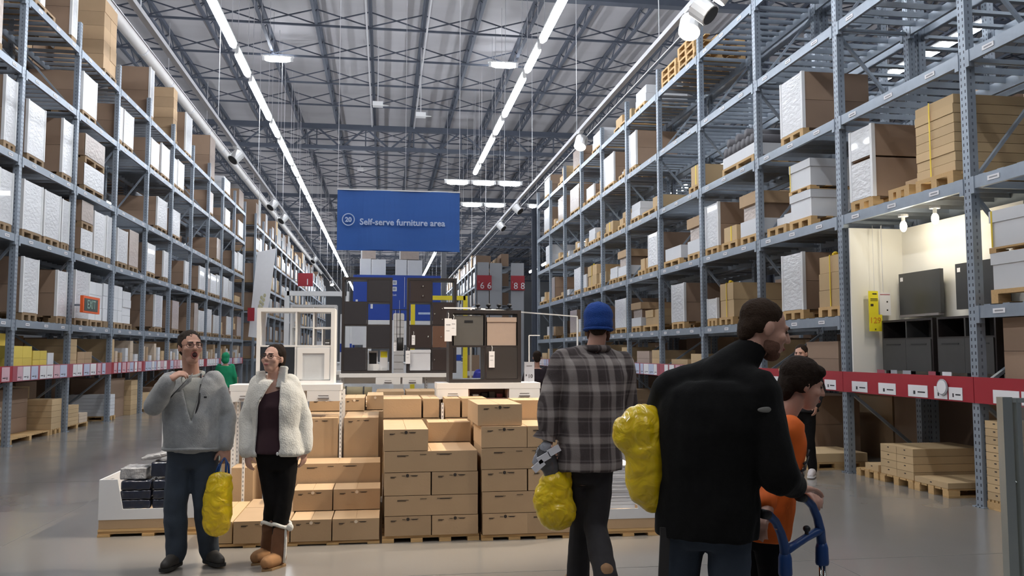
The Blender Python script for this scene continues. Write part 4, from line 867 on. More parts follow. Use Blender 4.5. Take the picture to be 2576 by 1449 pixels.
e = empty('screen_panel', 'black wall panel half hidden by the rack post, right one in the alcove', 'panel', (6.70, 8.80, 2.10)); part('panel_body', B().box(0, .05, -.42, .42, 0, .54), M('dark_panel', (.045, .047, .05), .3), e); part('tag', B().box(-.003, 0, .33, .385, .44, .49), PAPER, e); part('support', B().box(.05, .159, -.05, .05, .1, .3), BLACK, e)
DG = M('dark_grey_cabinet', (.055, .054, .052), .5)
def cabinet(y0, y1, label):
    e = empty('tv_bench', label, 'cabinet', (6.42, (y0 + y1)/2, 1.2655)); w = (y1 - y0)/2
    part('top_panel', B().box(0, .38, -w, w, .715, .74), BLAM, e); part('side_panel', B().box(0, .38, -w, -w + .025, .1, .715), BLAM, e); part('side_panel', B().box(0, .38, w - .025, w, .1, .715), BLAM, e)
    part('back_panel', B().box(.37, .38, -w + .025, w - .025, .1, .715), BLAM, e); part('shelf', B().box(.0, .37, -w + .025, w - .025, .49, .51), BLAM, e); part('divider', B().box(.0, .3, -.012, .012, .51, .715), DG, e)
    for s_ in (-1, 1):
        o = part('drawer_front', B().box(-.012, .0, min(0, s_*(w - .027)) + .002, max(0, s_*(w - .027)) - .002, .10, .49), DG, e); part('grip', B().box(-.016, -.012, s_*w*.5 - .15, s_*w*.5 + .15, .42, .435), BLACK, o)
    for yy in (-w + .05, 0, w - .05): part('foot', B().box(.03, .09, yy - .03, yy + .03, 0, .1), BLACK, e)
cabinet(9.28, 10.32, 'dark grey bench with two open niches, left one in the alcove'); cabinet(8.22, 9.2, 'dark grey bench with open niche, right one in the alcove')
for i, y in enumerate((10.15, 9.85, 9.6, 9.1, 8.85)):
    e = empty('info_card', 'small pale card standing before the benches, %s from the left' % ORD[i], 'card', (6.28, y, 1.2655)); part('card', B().box(-.003, .003, -.08 + .03*(i % 2), .08, 0, .11), (PINKP, GREYP, GREYP, PINKP, PAPER)[i], e); part('foot', B().box(-.02, .02, -.03, .03, 0, .006), GREYP, e)
e = empty('price_sign', 'tall yellow price sign hung in the alcove', 'sign', (6.375, 10.40, 1.87)); part('card', B().box(-.085, .05, -.006, 0, .22, .53), YELS, e); part('card', B().box(-.085, .1, -.0065, -.0005, 0, .22), YELS, e)
b = B().box(-.03, .03, -.009, -.006, .485, .5).box(-.06, .04, -.009, -.006, .42, .43).box(-.06, .04, -.009, -.006, .40, .407).box(-.06, -.02, -.009, -.006, .33, .36)
part('printed_line', b, INK, e); text('lettering', '129', .11, M('orange_ink', (.75, .3, .02), .6), e, (0, -.0085, .14), (PI/2, 0, 0)); text('lettering', 'x', .05, INK, e, (0, -.0085, .03), (PI/2, 0, 0)); part('cord', B().bar((-.0, -.003, .53), (-.0, -.003, 1.40), .004).bar((.12, -.003, .53), (.12, -.003, 1.40), .004), PALESTEEL, e)
e = empty('info_sheet', 'white sheet with a red heading beside the yellow sign', 'sign', (6.51, 10.41, 2.08)); part('card', B().box(-.055, .1, -.004, 0, 0, .3), PAPER, e); part('printed_line', B().box(-.05, .09, -.006, -.004, .27, .28), PINKP, e); part('printed_line', B().box(.04, .06, -.006, -.004, .17, .19).box(.04, .06, -.006, -.004, .06, .08), INK, e)
part('cord', B().bar((.0, -.002, .3), (.0, -.002, 1.2), .004), PALESTEEL, e)

# ---------------------------------------------------------------- goods on the rack floors and price shelves
def stack(x0, x1, y0, y1, z0, z1, n, label, mat=KRAFT, marks=True, face='x', cat='carton stack', cols=1, nm='carton_stack', group=None):
    """x0 is the aisle face"""
    e = empty(nm, label, cat, ((x0 + x1)/2, (y0 + y1)/2, z0), 0, group); X0, X1 = min(x0, x1) - (x0 + x1)/2, max(x0, x1) - (x0 + x1)/2; Y = (y1 - y0)/2; h = (z1 - z0)/n
    for k in range(n):
        for c in range(cols):
            a, b_ = -Y + 2*Y*c/cols + .003, -Y + 2*Y*(c+1)/cols - .003
            o = ubox('carton', mat, (X1 - X0, b_ - a, h - .004), ((X0 + X1)/2, (a + b_)/2, h*k + h/2), e)
            if marks: ubox('printed_mark', INK, (.003, .03, .012), ((x0 - (x0 + x1)/2) + (-.001 if x0 > 0 else .001), (a + b_)/2, h*(k + 1) - .028), o).location = ((x0 - (x0 + x1)/2) + (-.001 if x0 > 0 else .001), 0, h/2 - .03)
    return e
def lowpallet(x0, x1, y0, y1, label, h=.1):
    e = empty('pallet', label, 'pallet', ((x0 + x1)/2, (y0 + y1)/2, 0), 0, 'floor pallets in the racks'); X, Y = abs(x1 - x0)/2, (y1 - y0)/2
    for k in range(5): ubox('deck_board', WOOD, (2*X, 2*Y/5 - .02, .02), (0, -Y + 2*Y*(k + .5)/5, h - .0105), e)
    for yy in (-Y + .05, 0, Y - .05):
        ubox('bottom_runner', WOOD, (2*X, .1, .018), (0, yy, .0095), e)
        for xx in (-X + .07, 0, X - .07): ubox('block', WOOD, (.14, .1, h - .04), (xx, yy, .0195 + (h - .04)/2), e)
A = 'right rack'
lowpallet(6.13, 7.1, 8.69, 9.30, 'pallet under the low near cartons on the right'); stack(6.13, 7.05, 8.69, 9.29, .1005, .165, 1, 'single low carton layer in front of the near right stack'); 
lowpallet(6.13, 7.1, 9.32, 10.0, 'pallet under the big carton block on the right'); stack(6.14, 7.08, 9.32, 9.99, .1005, .465, 4, 'square block of yellowish cartons four high on the right', cols=2)
lowpallet(6.13, 7.1, 10.04, 10.54, 'empty pallet with a low carton right of the dark person'); stack(6.15, 7.0, 10.06, 10.36, .1005, .185, 1, 'low carton beside the big carton block')
lowpallet(5.72, 6.6, 11.0, 11.9, 'low pallet behind the rack post on the right'); stack(5.74, 6.58, 11.02, 11.85, .1005, .22, 1, 'flat carton layer on the pallet behind the rack post', KRAFT, False)
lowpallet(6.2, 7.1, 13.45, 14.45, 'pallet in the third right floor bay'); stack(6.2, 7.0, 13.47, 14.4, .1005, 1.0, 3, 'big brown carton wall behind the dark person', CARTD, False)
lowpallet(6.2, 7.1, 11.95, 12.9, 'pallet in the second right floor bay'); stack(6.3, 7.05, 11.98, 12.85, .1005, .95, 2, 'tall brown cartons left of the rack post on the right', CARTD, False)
lowpallet(6.13, 7.1, 7.80, 8.08, 'small pallet under the tall narrow carton stack'); stack(6.13, 6.9, 7.80, 8.07, .1005, .90, 10, 'tall narrow stack of ten flat yellowish cartons by the rack post')
lowpallet(6.2, 7.2, 6.4, 7.3, 'pallet behind the clear barrier'); stack(6.2, 7.1, 6.42, 7.25, .1005, .98, 8, 'wide flat carton stack behind the clear barrier panel', KRAFT); e = stack(6.3, 6.9, 6.5, 7.0, .9815, 1.06, 1, 'white tray on the carton stack behind the barrier', WHITEC, False)
for i in range(3, 11):
    y = PR[i] + .2
    if i > 3: lowpallet(6.15, 7.1, y, y + 1.0, 'pallet in the %s right floor bay, nearer one' % ORD[i + 1]); stack(6.17, 7.08, y + .02, y + .95, .1005, .5 + .07*(i*7 % 5), 2 + i % 3, 'brown floor cartons in the %s bay of the right rack' % ORD[i + 1], CART, False)
    zb = 1.2655
    stack(6.2, 7.0, y, y + .7, zb, zb + .3 + .08*(i*5 % 4), 2, 'price-shelf cartons, %s bay of the right rack, nearer' % ORD[i + 1], KRAFT, False); stack(6.2, 7.0, y + .9, y + 1.9, zb, zb + .18 + .06*(i*3 % 4), 2, 'pale flat boxes on the price shelf, %s bay of the right rack' % ORD[i + 1], BEIGEBOX if i % 2 else KRAFT, False)
for i in (2,):
    stack(6.2, 7.0, PR[i] + .3, PR[i] + 1.2, 1.2655, 1.75, 2, 'brown cartons on the price shelf behind the two men', CARTD, False)
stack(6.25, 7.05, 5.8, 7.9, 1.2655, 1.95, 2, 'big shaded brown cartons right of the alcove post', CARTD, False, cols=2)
# left floor
L0 = -6.35
lowpallet(L0, -7.35, 13.9, 15.6, 'pallet at the left picture edge')
e = empty('roll_stack', 'stack of pale wrapped rolls at the left picture edge', 'roll stack', (-6.4, 14.9, .1005)); PR_ = M('pale_roll', (.62, .50, .38), .6)
for k in range(6): part('roll', B().tube([(-.02, -.55, .055 + .095*k), (-.02, .75, .055 + .095*k)], .05, 10).tube([(-.13, -.55, .055 + .095*k), (-.13, .75, .055 + .095*k)], .05, 10), PR_, e, True)
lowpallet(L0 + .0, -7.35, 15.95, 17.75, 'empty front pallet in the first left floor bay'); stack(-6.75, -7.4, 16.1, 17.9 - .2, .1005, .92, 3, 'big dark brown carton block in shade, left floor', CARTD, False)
lowpallet(L0, -7.35, 17.78, 18.33, 'pallet under the kraft block on the left floor'); stack(L0, -7.3, 17.80, 18.32, .1005, .68, 5, 'square kraft carton block next to the second left post', KRAFT, False); stack(-6.95, -7.6, 17.75, 18.3, .6815, .92, 1, 'pale carton lying on the dark block, left floor', KRAFT, False)
lowpallet(L0, -7.35, 18.6, 19.9, 'pallet under the flat packs on the left floor'); stack(L0, -7.3, 18.62, 19.3, .1005, .50, 5, 'stack of flat yellowish packs right of the second left post', KRAFT, False); stack(L0, -7.3, 19.34, 19.85, .1005, .3, 3, 'three pale wrapped packs at the end of the flat packs', PR_, False)
lowpallet(L0, -7.35, 21.25, 21.82, 'pallet under the white packs on the left floor'); stack(L0, -7.3, 21.3, 21.75, .1005, .60, 6, 'narrow stack of white packs by the third left post', WHITEC, False)
stack(-6.5, -7.4, 21.85, 23.0, .0, .95, 2, 'large brown carton in the third left floor bay', CARTD, False); stack(L0, -7.3, 23.05, 23.62, 0, .88, 7, 'tall kraft stack at the fourth left post', KRAFT, False)
for i in range(4, 10):
    y = PL[i] + .2
    lowpallet(L0, -7.35, y, y + 1.1, 'pallet in the %s left floor bay' % ORD[i]); stack(L0 - .02, -7.3, y + .03, y + .9, .1005, .38 + .06*(i*3 % 5), 2, 'kraft cartons on the floor, %s bay of the left rack' % ORD[i], KRAFT, False); stack(L0 - .02, -7.3, y + 1.25, y + 2.1, .0, .5 + .1*(i % 3), 2, 'farther brown floor carton, %s bay of the left rack' % ORD[i], CARTD, False)
# left price shelf
zb = 1.2855
stack(L0, -7.2, 15.95, 16.75, zb, zb + .42, 2, 'low yellow cartons, nearer ones on the left price shelf', YELC, False, cols=2); stack(-6.6, -7.3, 16.0, 16.6, zb + .421, zb + .64, 1, 'single yellow carton on top at the left price shelf', YELC, False); stack(L0, -7.2, 16.8, 17.45, zb, zb + .34, 2, 'yellow cartons, farther ones on the left price shelf', YELC, False, cols=2)
stack(L0, -7.2, 17.5, 17.8, zb, zb + .3, 1, 'crumpled white bundle beside the yellow cartons', WHITEC, False)
stack(L0, -7.2, 18.6, 19.05, zb, zb + .58, 4, 'tall kraft stack on the left price shelf, second bay', KRAFT, False); stack(L0, -7.2, 19.1, 20.0, zb, zb + .32, 2, 'low kraft cartons on the left price shelf, second bay', CART, False, cols=2)
for i in range(3, 10):
    y = PL[i] + .15
    for k, (o_, w_, h_) in enumerate(((0, .3, .62), (.4, .18, .45), (.75, .2, .3), (1.2, .22, .55), (1.6, .25, .6), (2.0, .3, .35))):
        stack(L0, -7.2, y + o_, y + o_ + w_, zb, zb + h_*(.75 + .25*((i + k) % 2)), 2, '%s narrow upright pack, %s bay of the left price shelf' % (ORD[k], ORD[i]), (WHITEC, PR_, WHITEC, KRAFT, PR_, CART)[(k + i) % 6], False, cat='pack', nm='upright_pack', group='narrow packs on the left price shelf')

# ---------------------------------------------------------------- clear barrier at the right picture edge
GL = bpy.data.materials.new('clear_acrylic'); GL.use_nodes = True; p_ = GL.node_tree.nodes['Principled BSDF']; p_.inputs['Base Color'].default_value = (.85, .88, .86, 1); p_.inputs['Roughness'].default_value = .05; p_.inputs['Alpha'].default_value = .12
e = empty('clear_barrier', 'clear panel in a grey aluminium frame at the right picture edge', 'barrier', (4.10, 5.2, 0)); AL = M('aluminium', (.42, .45, .43), .35, .7, .06, 4, stretch=(8, 8, .5))
d_ = Vector((1.0, -.55, 0)).normalized()
part('frame_post', B().box(-.035, .035, -.03, .03, 0, 1.30).box(-.05, .05, -.045, .045, 0, .01), AL, e); part('frame_post', B().box(.05, .085, -.05, .0, 0, 1.29), AL, e)
part('panel', B().bar(tuple(d_*.09 + Vector((0, 0, .7))), tuple(d_*.9 + Vector((0, 0, .7))), .008, 1.1), GL, e); part('frame_rail', B().bar(tuple(d_*.05 + Vector((0, 0, 1.28))), tuple(d_*.95 + Vector((0, 0, 1.28))), .03), AL, e); part('frame_rail', B().bar(tuple(d_*.05 + Vector((0, 0, .12))), tuple(d_*.95 + Vector((0, 0, .12))), .03), AL, e)
part('frame_post', B().box(d_.x*.95 - .03, d_.x*.95 + .03, d_.y*.95 - .03, d_.y*.95 + .03, 0, 1.30), AL, e)
part('strut', B().bar((.06, -.02, .75), (.42, .5, .02), .03), AL, e)
# ---------------------------------------------------------------- people
V = Vector
def orient(f):
    f = V(f).normalized(); r = f.cross(V((0, 0, 1))).normalized(); u = r.cross(f); return f, r, u
def frame(f):
    f, r, u = orient(f); return Matrix((r, f, u)).transposed()
TAB = {'m': [(-.24, .10, .09), (-.02, .165, .118), (.32, .155, .115), (.68, .175, .122), (.88, .182, .108), (1.0, .16, .09), (1.07, .09, .065)],
       'f': [(-.24, .10, .09), (-.02, .165, .112), (.36, .128, .092), (.68, .150, .115), (.88, .155, .095), (1.0, .135, .078), (1.07, .075, .058)]}
def torso(b, J, g, sex, t0=None, t1=None, k=1., flare=0.):
    """closed loft from hips to neck, inflated by g"""
    hp = (J['hL'] + J['hR'])/2; sp = (J['sL'] + J['sR'])/2; hl = (J['hL'] - J['hR']).normalized(); sl = (J['sL'] - J['sR']).normalized(); tab = TAB[sex]; rs = []
    ts = sorted(set([t for t, _, _ in tab] + ([t0] if t0 is not None else []) + ([t1] if t1 is not None else [])))
    for t in ts:
        if (t0 is not None and t < t0) or (t1 is not None and t > t1): continue
        w, d = tab[0][1:]
        for (ta, wa, da), (tb, wb, db) in zip(tab, tab[1:]):
            if ta <= t <= tb: q = (t - ta)/(tb - ta); w = wa + (wb - wa)*q; d = da + (db - da)*q; break
        c = hp.lerp(sp, t); l = hl.lerp(sl, max(0, min(1, t))).normalized(); f = V(J['fw']); f = (f - l * f.dot(l)).normalized()
        w = w*k + g + (flare if t == ts[0] or t == t0 else 0); d = d*k + g
        if t0 is not None and t == t0: w, d = max(w, .165*k + g), max(d, .115*k + g)
        c = c + f * J.get('belly', 0) * max(0, 1 - abs(t - .25)/.4)
        ring = []
        for i in range(20):
            a = 2*PI*i/20; ca, sa = math.cos(a), math.sin(a); e = .86
            ring.append(c + l * (w * math.copysign(abs(ca)**e, ca)) + f * (d * math.copysign(abs(sa)**e, sa)))
        rs.append(ring)
    b.rings(rs)
def sethands(J, **k):
    for S, (d, n, curl, th) in k.items(): J['hand'+S] = (V(d), V(n), curl, th)
def hand(b, wr, d, n, curl=(.35, .4, .45, .5), thumb=1, s=1., spread=.06):
    """palm with four unequal bent fingers and a thumb leaving its side; n = palm normal (where the fingers curl to)"""
    d = V(d).normalized(); n = V(n); n = (n - d * n.dot(d)).normalized(); w = d.cross(n).normalized() * thumb
    R = Matrix((w, n, d)).transposed()
    b.ell(wr + d*.048*s, (.041*s, .017*s, .054*s), R, 12, 8); b.cap(wr - d*.02*s, wr + d*.02*s, .027*s, .03*s)
    for i, L in enumerate((.072, .082, .076, .058)):
        o = (i - 1.5)*.0195*s; p = wr + d*(.088 - abs(i - 1.3)*.004)*s - w*o*1.0; dd = (d - w*(i - 1.5)*spread).normalized(); a = 0
        for j, q in enumerate((.45, .32, .23)):
            a += curl[i]; v = dd*math.cos(a) + n*math.sin(a); e = p + v*L*q*s; b.cap(p, e, (.0098 - j*.001)*s, (.009 - j*.001)*s, 8); p = e
    p = wr + d*.025*s + w*.03*s; v = (d*.62 + w*.68 + n*.25).normalized(); e = p + v*.042*s; b.cap(p, e, .0125*s, .0105*s, 8)
    v = (d*.85 + w*.25 + n*.4).normalized(); b.cap(e, e + v*.034*s, .0105*s, .009*s, 8)
def head(b, c, F, s=1., jaw=1., openm=0.):
    P = lambda r, f, u: c + F @ V((r*s, f*s, u*s)); R = F
    b.ell(P(0, -.012, .028), (.075*s, .096*s, .09*s), R, 20, 14); b.ell(P(0, .03, -.02), (.064*s, .066*s, .085*s), R, 18, 12)
    b.ell(P(0, .048, -.082 - .012*openm), (.043*s*jaw, .042*s, .036*s), R, 14, 10); b.ell(P(0, .082, .028), (.052*s, .014*s, .012*s), R, 12, 8)
    b.cap(P(0, .094, .018), P(0, .113, -.022), .0085*s, .0135*s); b.ell(P(.012, .101, -.026), (.008*s, .01*s, .007*s), R, 8, 6); b.ell(P(-.012, .101, -.026), (.008*s, .01*s, .007*s), R, 8, 6)
    if not openm: b.ell(P(0, .091, -.055), (.024*s, .011*s, .006*s), R, 10, 6); b.ell(P(0, .089, -.067), (.021*s, .011*s, .007*s), R, 10, 6)
    for k in (-1, 1):
        b.ell(P(.076*k, -.008, -.004), (.011*s, .021*s, .032*s), R, 10, 8); b.ell(P(.042*k, .062, -.022), (.026*s, .026*s, .024*s), R, 10, 8)
def face_parts(root, c, F, s=1., hairmat=None, openm=0., glasses=None, squint=False, lip=LIP):
    P = lambda r, f, u: c + F @ V((r*s, f*s, u*s))
    for k in (-1, 1):
        part('eye', B().ell(P(.031*k, .0855, .008), (.0125*s, .006*s, (.0035 if squint else .0062)*s), F, 10, 6), EYEW, root, True)
        if hairmat: part('eyebrow', B().cap(P(.015*k, .099, .027), P(.048*k, .086, .029), .0042*s, .003*s, 6), hairmat, root, True)
    if openm: part('mouth', B().ell(P(0, .088, -.066), (.019*s, .012*s, .02*s), F, 12, 8), MOUTH, root, True); part('lips', B().tube([P(.021*math.cos(a), .0975 - .006*abs(math.cos(a)), -.066 + .023*math.sin(a)) for a in [2*PI*i/14 for i in range(14)]], .0045*s, 6, closed=True), lip, root, True)
    else: part('lips', B().ell(P(0, .0985, -.061), (.021*s, .006*s, .0085*s), F, 10, 6), lip, root, True)
    if glasses:
        b = B()
        for k in (-1, 1):
            b.tube([P(.033*k + .025*math.cos(a), .107 - .01*abs(math.cos(a) * .5 + .5*k*k)*0 - .004*(1 + k*math.cos(a)), .004 + .018*math.sin(a)) for a in [2*PI*i/16 for i in range(16)]], .0022*s, 6, closed=True); b.bar(P(.058*k, .098, .008), P(.079*k, .0, .006), .003*s)
        b.bar(P(-.009, .108, .008), P(.009, .108, .008), .003*s); part('glasses', b, glasses, root)
def body(root, J, sex, s=1., voxel=.007, skin=SKIN, hands=True, F=None, jaw=1., openm=0., k=1.):
    b = B(); torso(b, J, 0, sex, k=k); c = J['head']
    head(b, c, F, s, jaw, openm); sp = (J['sL'] + J['sR'])/2; b.cap(sp - V((0, 0, .02)), c + F @ V((0, -.02*s, -.06*s)), .062*s*(1 if sex == 'm' else .86), .055*s*(1 if sex == 'm' else .84), 14)
    m = 1 if sex == 'm' else .85
    for S in 'LR':
        b.cap(J['s'+S], J['e'+S], .052*m*s, .042*m*s); b.cap(J['e'+S], J['w'+S], .042*m*s, .028*m*s)
        if hands: hand(b, J['w'+S], *J['hand'+S], s=s*(1 if sex == 'm' else .9))
        b.cap(J['h'+S], J['k'+S], .088*m*k, .058*m*k); b.cap(J['k'+S], J['a'+S], .056*m*k, .04*m*k); b.cap(J['a'+S], J['t'+S], .036, .028)
    me = fuse(b, voxel, 2); me.name = 'body'; me.materials.append(skin); return link('body', me, root)
def sleeves(b, J, r=(.07, .058, .048), cuff=0.):
    for S in 'LR':
        b.cap(J['s'+S], J['e'+S], r[0], r[1], 12); d = (J['w'+S] - J['e'+S]).normalized(); b.cap(J['e'+S], J['w'+S] - d*(.03 + cuff), r[1], r[2], 12)
def legs(b, J, r=(.105, .075, .062), k=1., low=.0):
    hp = (J['hL'] + J['hR'])/2; l = (J['hL'] - J['hR']).normalized()
    torso(b, J, .012, 'm', None, .22, k)
    for S in 'LR':
        a = J['a'+S] + V((0, 0, low)); b.cap(J['h'+S], J['k'+S], r[0], r[1], 12); b.cap(J['k'+S], a, r[1], r[2], 12)
def shoe(root, J, S, mat, solemat, h=.05, nm='shoe'):
    a, t = J['a'+S].copy(), J['t'+S].copy(); d = (t - a); d.z = 0; d.normalize(); lift = min(a.z, t.z + .07) - .085
    b = B(); heel = a + (t - a)*.0 + V((0, 0, -.035)) - d*.02; b.cap(heel, t + V((0, 0, .022)), .046, .038, 12); b.cap(a, a + V((0, 0, .03)), .05, .052, 12); b.cap(a + (t - a)*.3, t + V((0, 0, .02)), .05, .04, 12)
    zc = None
    o = fused(nm, b, mat, root, .009, smooth=2)
    side = d.cross(V((0, 0, 1))); dn = (t + V((0, 0, -.018))) - (heel + V((0, 0, -.046)))
    h0, t0 = heel + V((0, 0, -.042)) - d*.03, t + V((0, 0, -.012)) + d*.035
    pts = []
    for q, w in ((0, .028), (.15, .04), (.45, .038), (.75, .047), (.95, .038), (1.02, .02)):
        pts.append((h0.lerp(t0, q), w))
    ring = [c + side*w for c, w in pts] + [c - side*w for c, w in reversed(pts)]
    part('sole', B().rings([[p + V((0, 0, -.006)) for p in ring], [p + V((0, 0, .016)) for p in ring]]), solemat, o)
    return o
def person(label, base, **j):
    root = empty('person', label, 'person', (base[0], base[1], 0)); J = {}
    for k, v in j.items():
        if k in ('handL', 'handR', 'fw'): J[k] = v if k == 'fw' else tuple(v)
        elif k == 'belly': J[k] = v
        else: J[k] = V(v) - V((base[0], base[1], 0))
    return root, J
def hairm(n, c): return M(n, c, .8, 0, .35, 60, bump=.35, bscale=120, spec=.12)
HAIR_D = hairm('dark_brown_hair', (.025, .016, .011)); HAIR_G = hairm('greying_hair', (.042, .032, .026)); HAIR_B = hairm('brown_hair', (.04, .024, .015)); STUB = hairm('stubble', (.17, .085, .058))
# fabrics
CARD = M('grey_knit', (.33, .335, .33), .9, 0, .2, 40, bump=.3, bscale=150, sheen=.2); POLO = M('grey_polo', (.42, .42, .385), .9, 0, .12, 50, bump=.2, bscale=120)
JEAN = M('blue_jeans', (.035, .048, .068), .85, 0, .35, 9, bump=.15, bscale=150); SHOE = M('dark_shoe', (.035, .03, .026), .6, 0, .2, 20); SOLE = M('dark_sole', (.02, .018, .016), .7)
CREAM = M('cream_fleece', (.72, .70, .64), .95, 0, .08, 30, bump=.35, bscale=90, sheen=.3); MAROON = M('maroon_knit', (.035, .012, .018), .9, 0, .2, 30); BLKT = M('black_trousers', (.009, .008, .008), .9, 0, .3, 30, spec=.15)
UGG = M('brown_suede', (.17, .075, .035), .85, 0, .25, 15); UGGF = M('tan_suede', (.34, .17, .07), .85, 0, .2, 15)
FLEECE = M('black_fleece', (.0085, .0080, .0075), .95, 0, .3, 40, bump=.12, bscale=120, spec=.15, sheen=.03); ORANGE = M('orange_jersey', (.85, .15, .01), .75, 0, .12, 12); GREENH = M('green_hoodie', (.01, .30, .13), .85)
BLUEK = M('blue_knit', (.012, .065, .30), .9, 0, .3, 60, bump=.6, bscale=160); DKT = M('dark_trousers', (.020, .017, .018), .85, 0, .25, 25)
def plaid():
    m = M('plaid_flannel', (.070, .053, .050), .9, 0, .2, 60, bump=.2, bscale=150); nt = m.node_tree; N = nt.nodes; L = nt.links; p = N['Principled BSDF']
    src = p.inputs['Base Color'].links[0].from_socket; tc = N.new('ShaderNodeTexCoord'); sp = N.new('ShaderNodeSeparateXYZ'); L.new(tc.outputs['Object'], sp.inputs[0])
    def mt(op, a, b=None, c=None):
        n = N.new('ShaderNodeMath'); n.operation = op
        for i, v in enumerate((a, b, c)):
            if v is None: continue
            if isinstance(v, (int, float)): n.inputs[i].default_value = v
            else: L.new(v, n.inputs[i])
        return n.outputs[0]
    def band(x, per, ph, w0, w1):
        f = mt('FRACT', mt('ADD', mt('MULTIPLY', x, 1/per), ph)); d = mt('ABSOLUTE', mt('SUBTRACT', f, .5))
        mr = N.new('ShaderNodeMapRange'); mr.inputs['From Min'].default_value = w0; mr.inputs['From Max'].default_value = w1; mr.inputs['To Min'].default_value = 1; mr.inputs['To Max'].default_value = 0; L.new(d, mr.inputs['Value']); return mr.outputs[0]
    x = mt('ADD', sp.outputs['X'], mt('MULTIPLY', sp.outputs['Y'], .5)); z = sp.outputs['Z']
    v = mt('ADD', mt('MULTIPLY', band(x, .125, .1, .13, .2), .5), mt('MULTIPLY', band(x, .0625, .35, .04, .08), .18))
    h = mt('ADD', mt('MULTIPLY', band(z, .165, .2, .10, .16), .5), mt('MULTIPLY', band(z, .0825, .45, .04, .07), .18))
    mx = N.new('ShaderNodeMix'); mx.data_type = 'RGBA'; L.new(mt('MINIMUM', mt('ADD', v, h), 1), mx.inputs['Factor']); L.new(src, mx.inputs['A']); mx.inputs['B'].default_value = (.40, .345, .31, 1)
    L.new(mx.outputs['Result'], p.inputs['Base Color']); return m
PLAID = plaid()

# --- man in the grey cardigan, yawning
root, J = person('man in grey cardigan with mouth wide open, hand at his neck, holding a yellow bag', (-1.41, 6.8), sL=(-1.285,6.80,1.385), sR=(-1.59,6.83,1.385), eR=(-1.665,6.64,1.205), wR=(-1.545,6.55,1.395), eL=(-1.19,6.83,1.125), wL=(-1.172,6.74,.885),
    hL=(-1.33,6.80,.86), hR=(-1.495,6.80,.86), kL=(-1.315,6.77,.48), kR=(-1.525,6.77,.48), aL=(-1.29,6.86,.095), aR=(-1.515,6.80,.095), tL=(-1.19,6.74,.032), tR=(-1.555,6.65,.032), head=(-1.448,6.76,1.635), fw=(.22,-.97,0), belly=.03)
sethands(J, R=((.80,.05,.55), (.45,.5,-.6), (.75,.7,.7,.7), 1), L=((.05,-.1,-1), (-.3,.7,0), (.8,.8,.8,.8), -1))
F = frame((.50, -.86, .10)); body(root, J, 'm', 1.03, F=F, openm=1., k=1.08)
face_parts(root, J['head'], F, 1.03, HAIR_G, openm=1., squint=True, glasses=M('thin_glasses', (.12, .06, .05), .3))
c = J['head']; P = lambda r, f, u: c + F @ V((r*1.03, f*1.03, u*1.03))
fused('hair', B().ell(P(0, -.022, .052), (.084, .096, .082), F, 20, 12).ell(P(.055, -.02, .02), (.03, .055, .05), F).ell(P(-.055, -.02, .02), (.03, .055, .05), F).ell(P(0, -.07, .0), (.068, .045, .07), F), HAIR_G, root, .008, amp=.006, freq=30)
b = B(); legs(b, J, (.108, .088, .075), 1.08, .0); fused('trousers', b, JEAN, root, .012, amp=.008, freq=9)
b = B(); torso(b, J, .014, 'm', .10, 1.05, 1.08); o = fused('polo_shirt', b, POLO, root, .012, amp=.005, freq=9)
sp = (J['sL'] + J['sR'])/2; part('collar', B().tube([sp + V((.075*math.cos(a), -.0 + .075*math.sin(a), .055 - .03*(math.sin(a) < 0)*abs(math.sin(a)))) for a in [2*PI*i/18 for i in range(18)]], .018, 8, closed=True), POLO, o, True)
b = B(); torso(b, J, .026, 'm', .02, 1.05, 1.06, .008); sleeves(b, J, (.068, .066, .055))
hp = (J['hL'] + J['hR'])/2
def vcut(p, zv=1.08, x0=.02):
    return p.y < sp.y - .015 and p.z > zv and abs(p.x - (sp.x + x0 + (1.4 - p.z)*.06)) < (p.z - zv)*.24 + .004 and p.z < 1.46 and p.x > -.13
o = fused('cardigan', b, CARD, root, .012, smooth=3, amp=.013, freq=8, seed=3, cut=vcut, thick=-.012)
part('hem_band', B().tube([hp.lerp(sp, .045) + V((.212*math.cos(a), .17*math.sin(a) - .012, .004*math.sin(3*a))) for a in [2*PI*i/28 for i in range(28)]], .013, 8, closed=True), CARD, o, True)
part('lanyard', B().tube([sp + V((.075, -.06, .05)), sp + V((.088, -.135, -.06)), sp + V((.085, -.168, -.16)), sp + V((.06, -.182, -.27)), sp + V((.03, -.185, -.34))], .007, 6), BLACK, root, True)
part('chest_mark', B().box(-.01, .01, -.003, .003, -.006, .006), BLACK, o, loc=sp + V((.13, -.165, -.12)))
shoe(root, J, 'L', SHOE, SOLE); shoe(root, J, 'R', SHOE, SOLE)

# --- woman in the cream jacket
root, J = person('woman with glasses in cream fleece jacket, maroon top and fur-trimmed brown boots, looking up', (-.80, 6.75), sL=(-.71,6.77,1.355), sR=(-.935,6.75,1.355), eR=(-1.01,6.75,1.08), wR=(-1.0,6.68,.835), eL=(-.61,6.80,1.085), wL=(-.592,6.76,.845),
    hL=(-.715,6.75,.84), hR=(-.868,6.75,.84), kL=(-.735,6.72,.46), kR=(-.815,6.74,.46), aL=(-.765,6.72,.095), aR=(-.862,6.90,.095), tL=(-.835,6.61,.035), tR=(-.935,6.80,.035), head=(-.835,6.73,1.545), fw=(-.12,-.99,0))
sethands(J, R=((.12,-.1,-1), (.5,.6,0), (.35,.4,.45,.5), 1), L=((-.06,-.05,-1), (-.7,.5,0), (.3,.35,.4,.45), -1))
F = frame((-.38, -.88, .20)); body(root, J, 'f', .93, F=F, skin=SKIN2, jaw=.85)
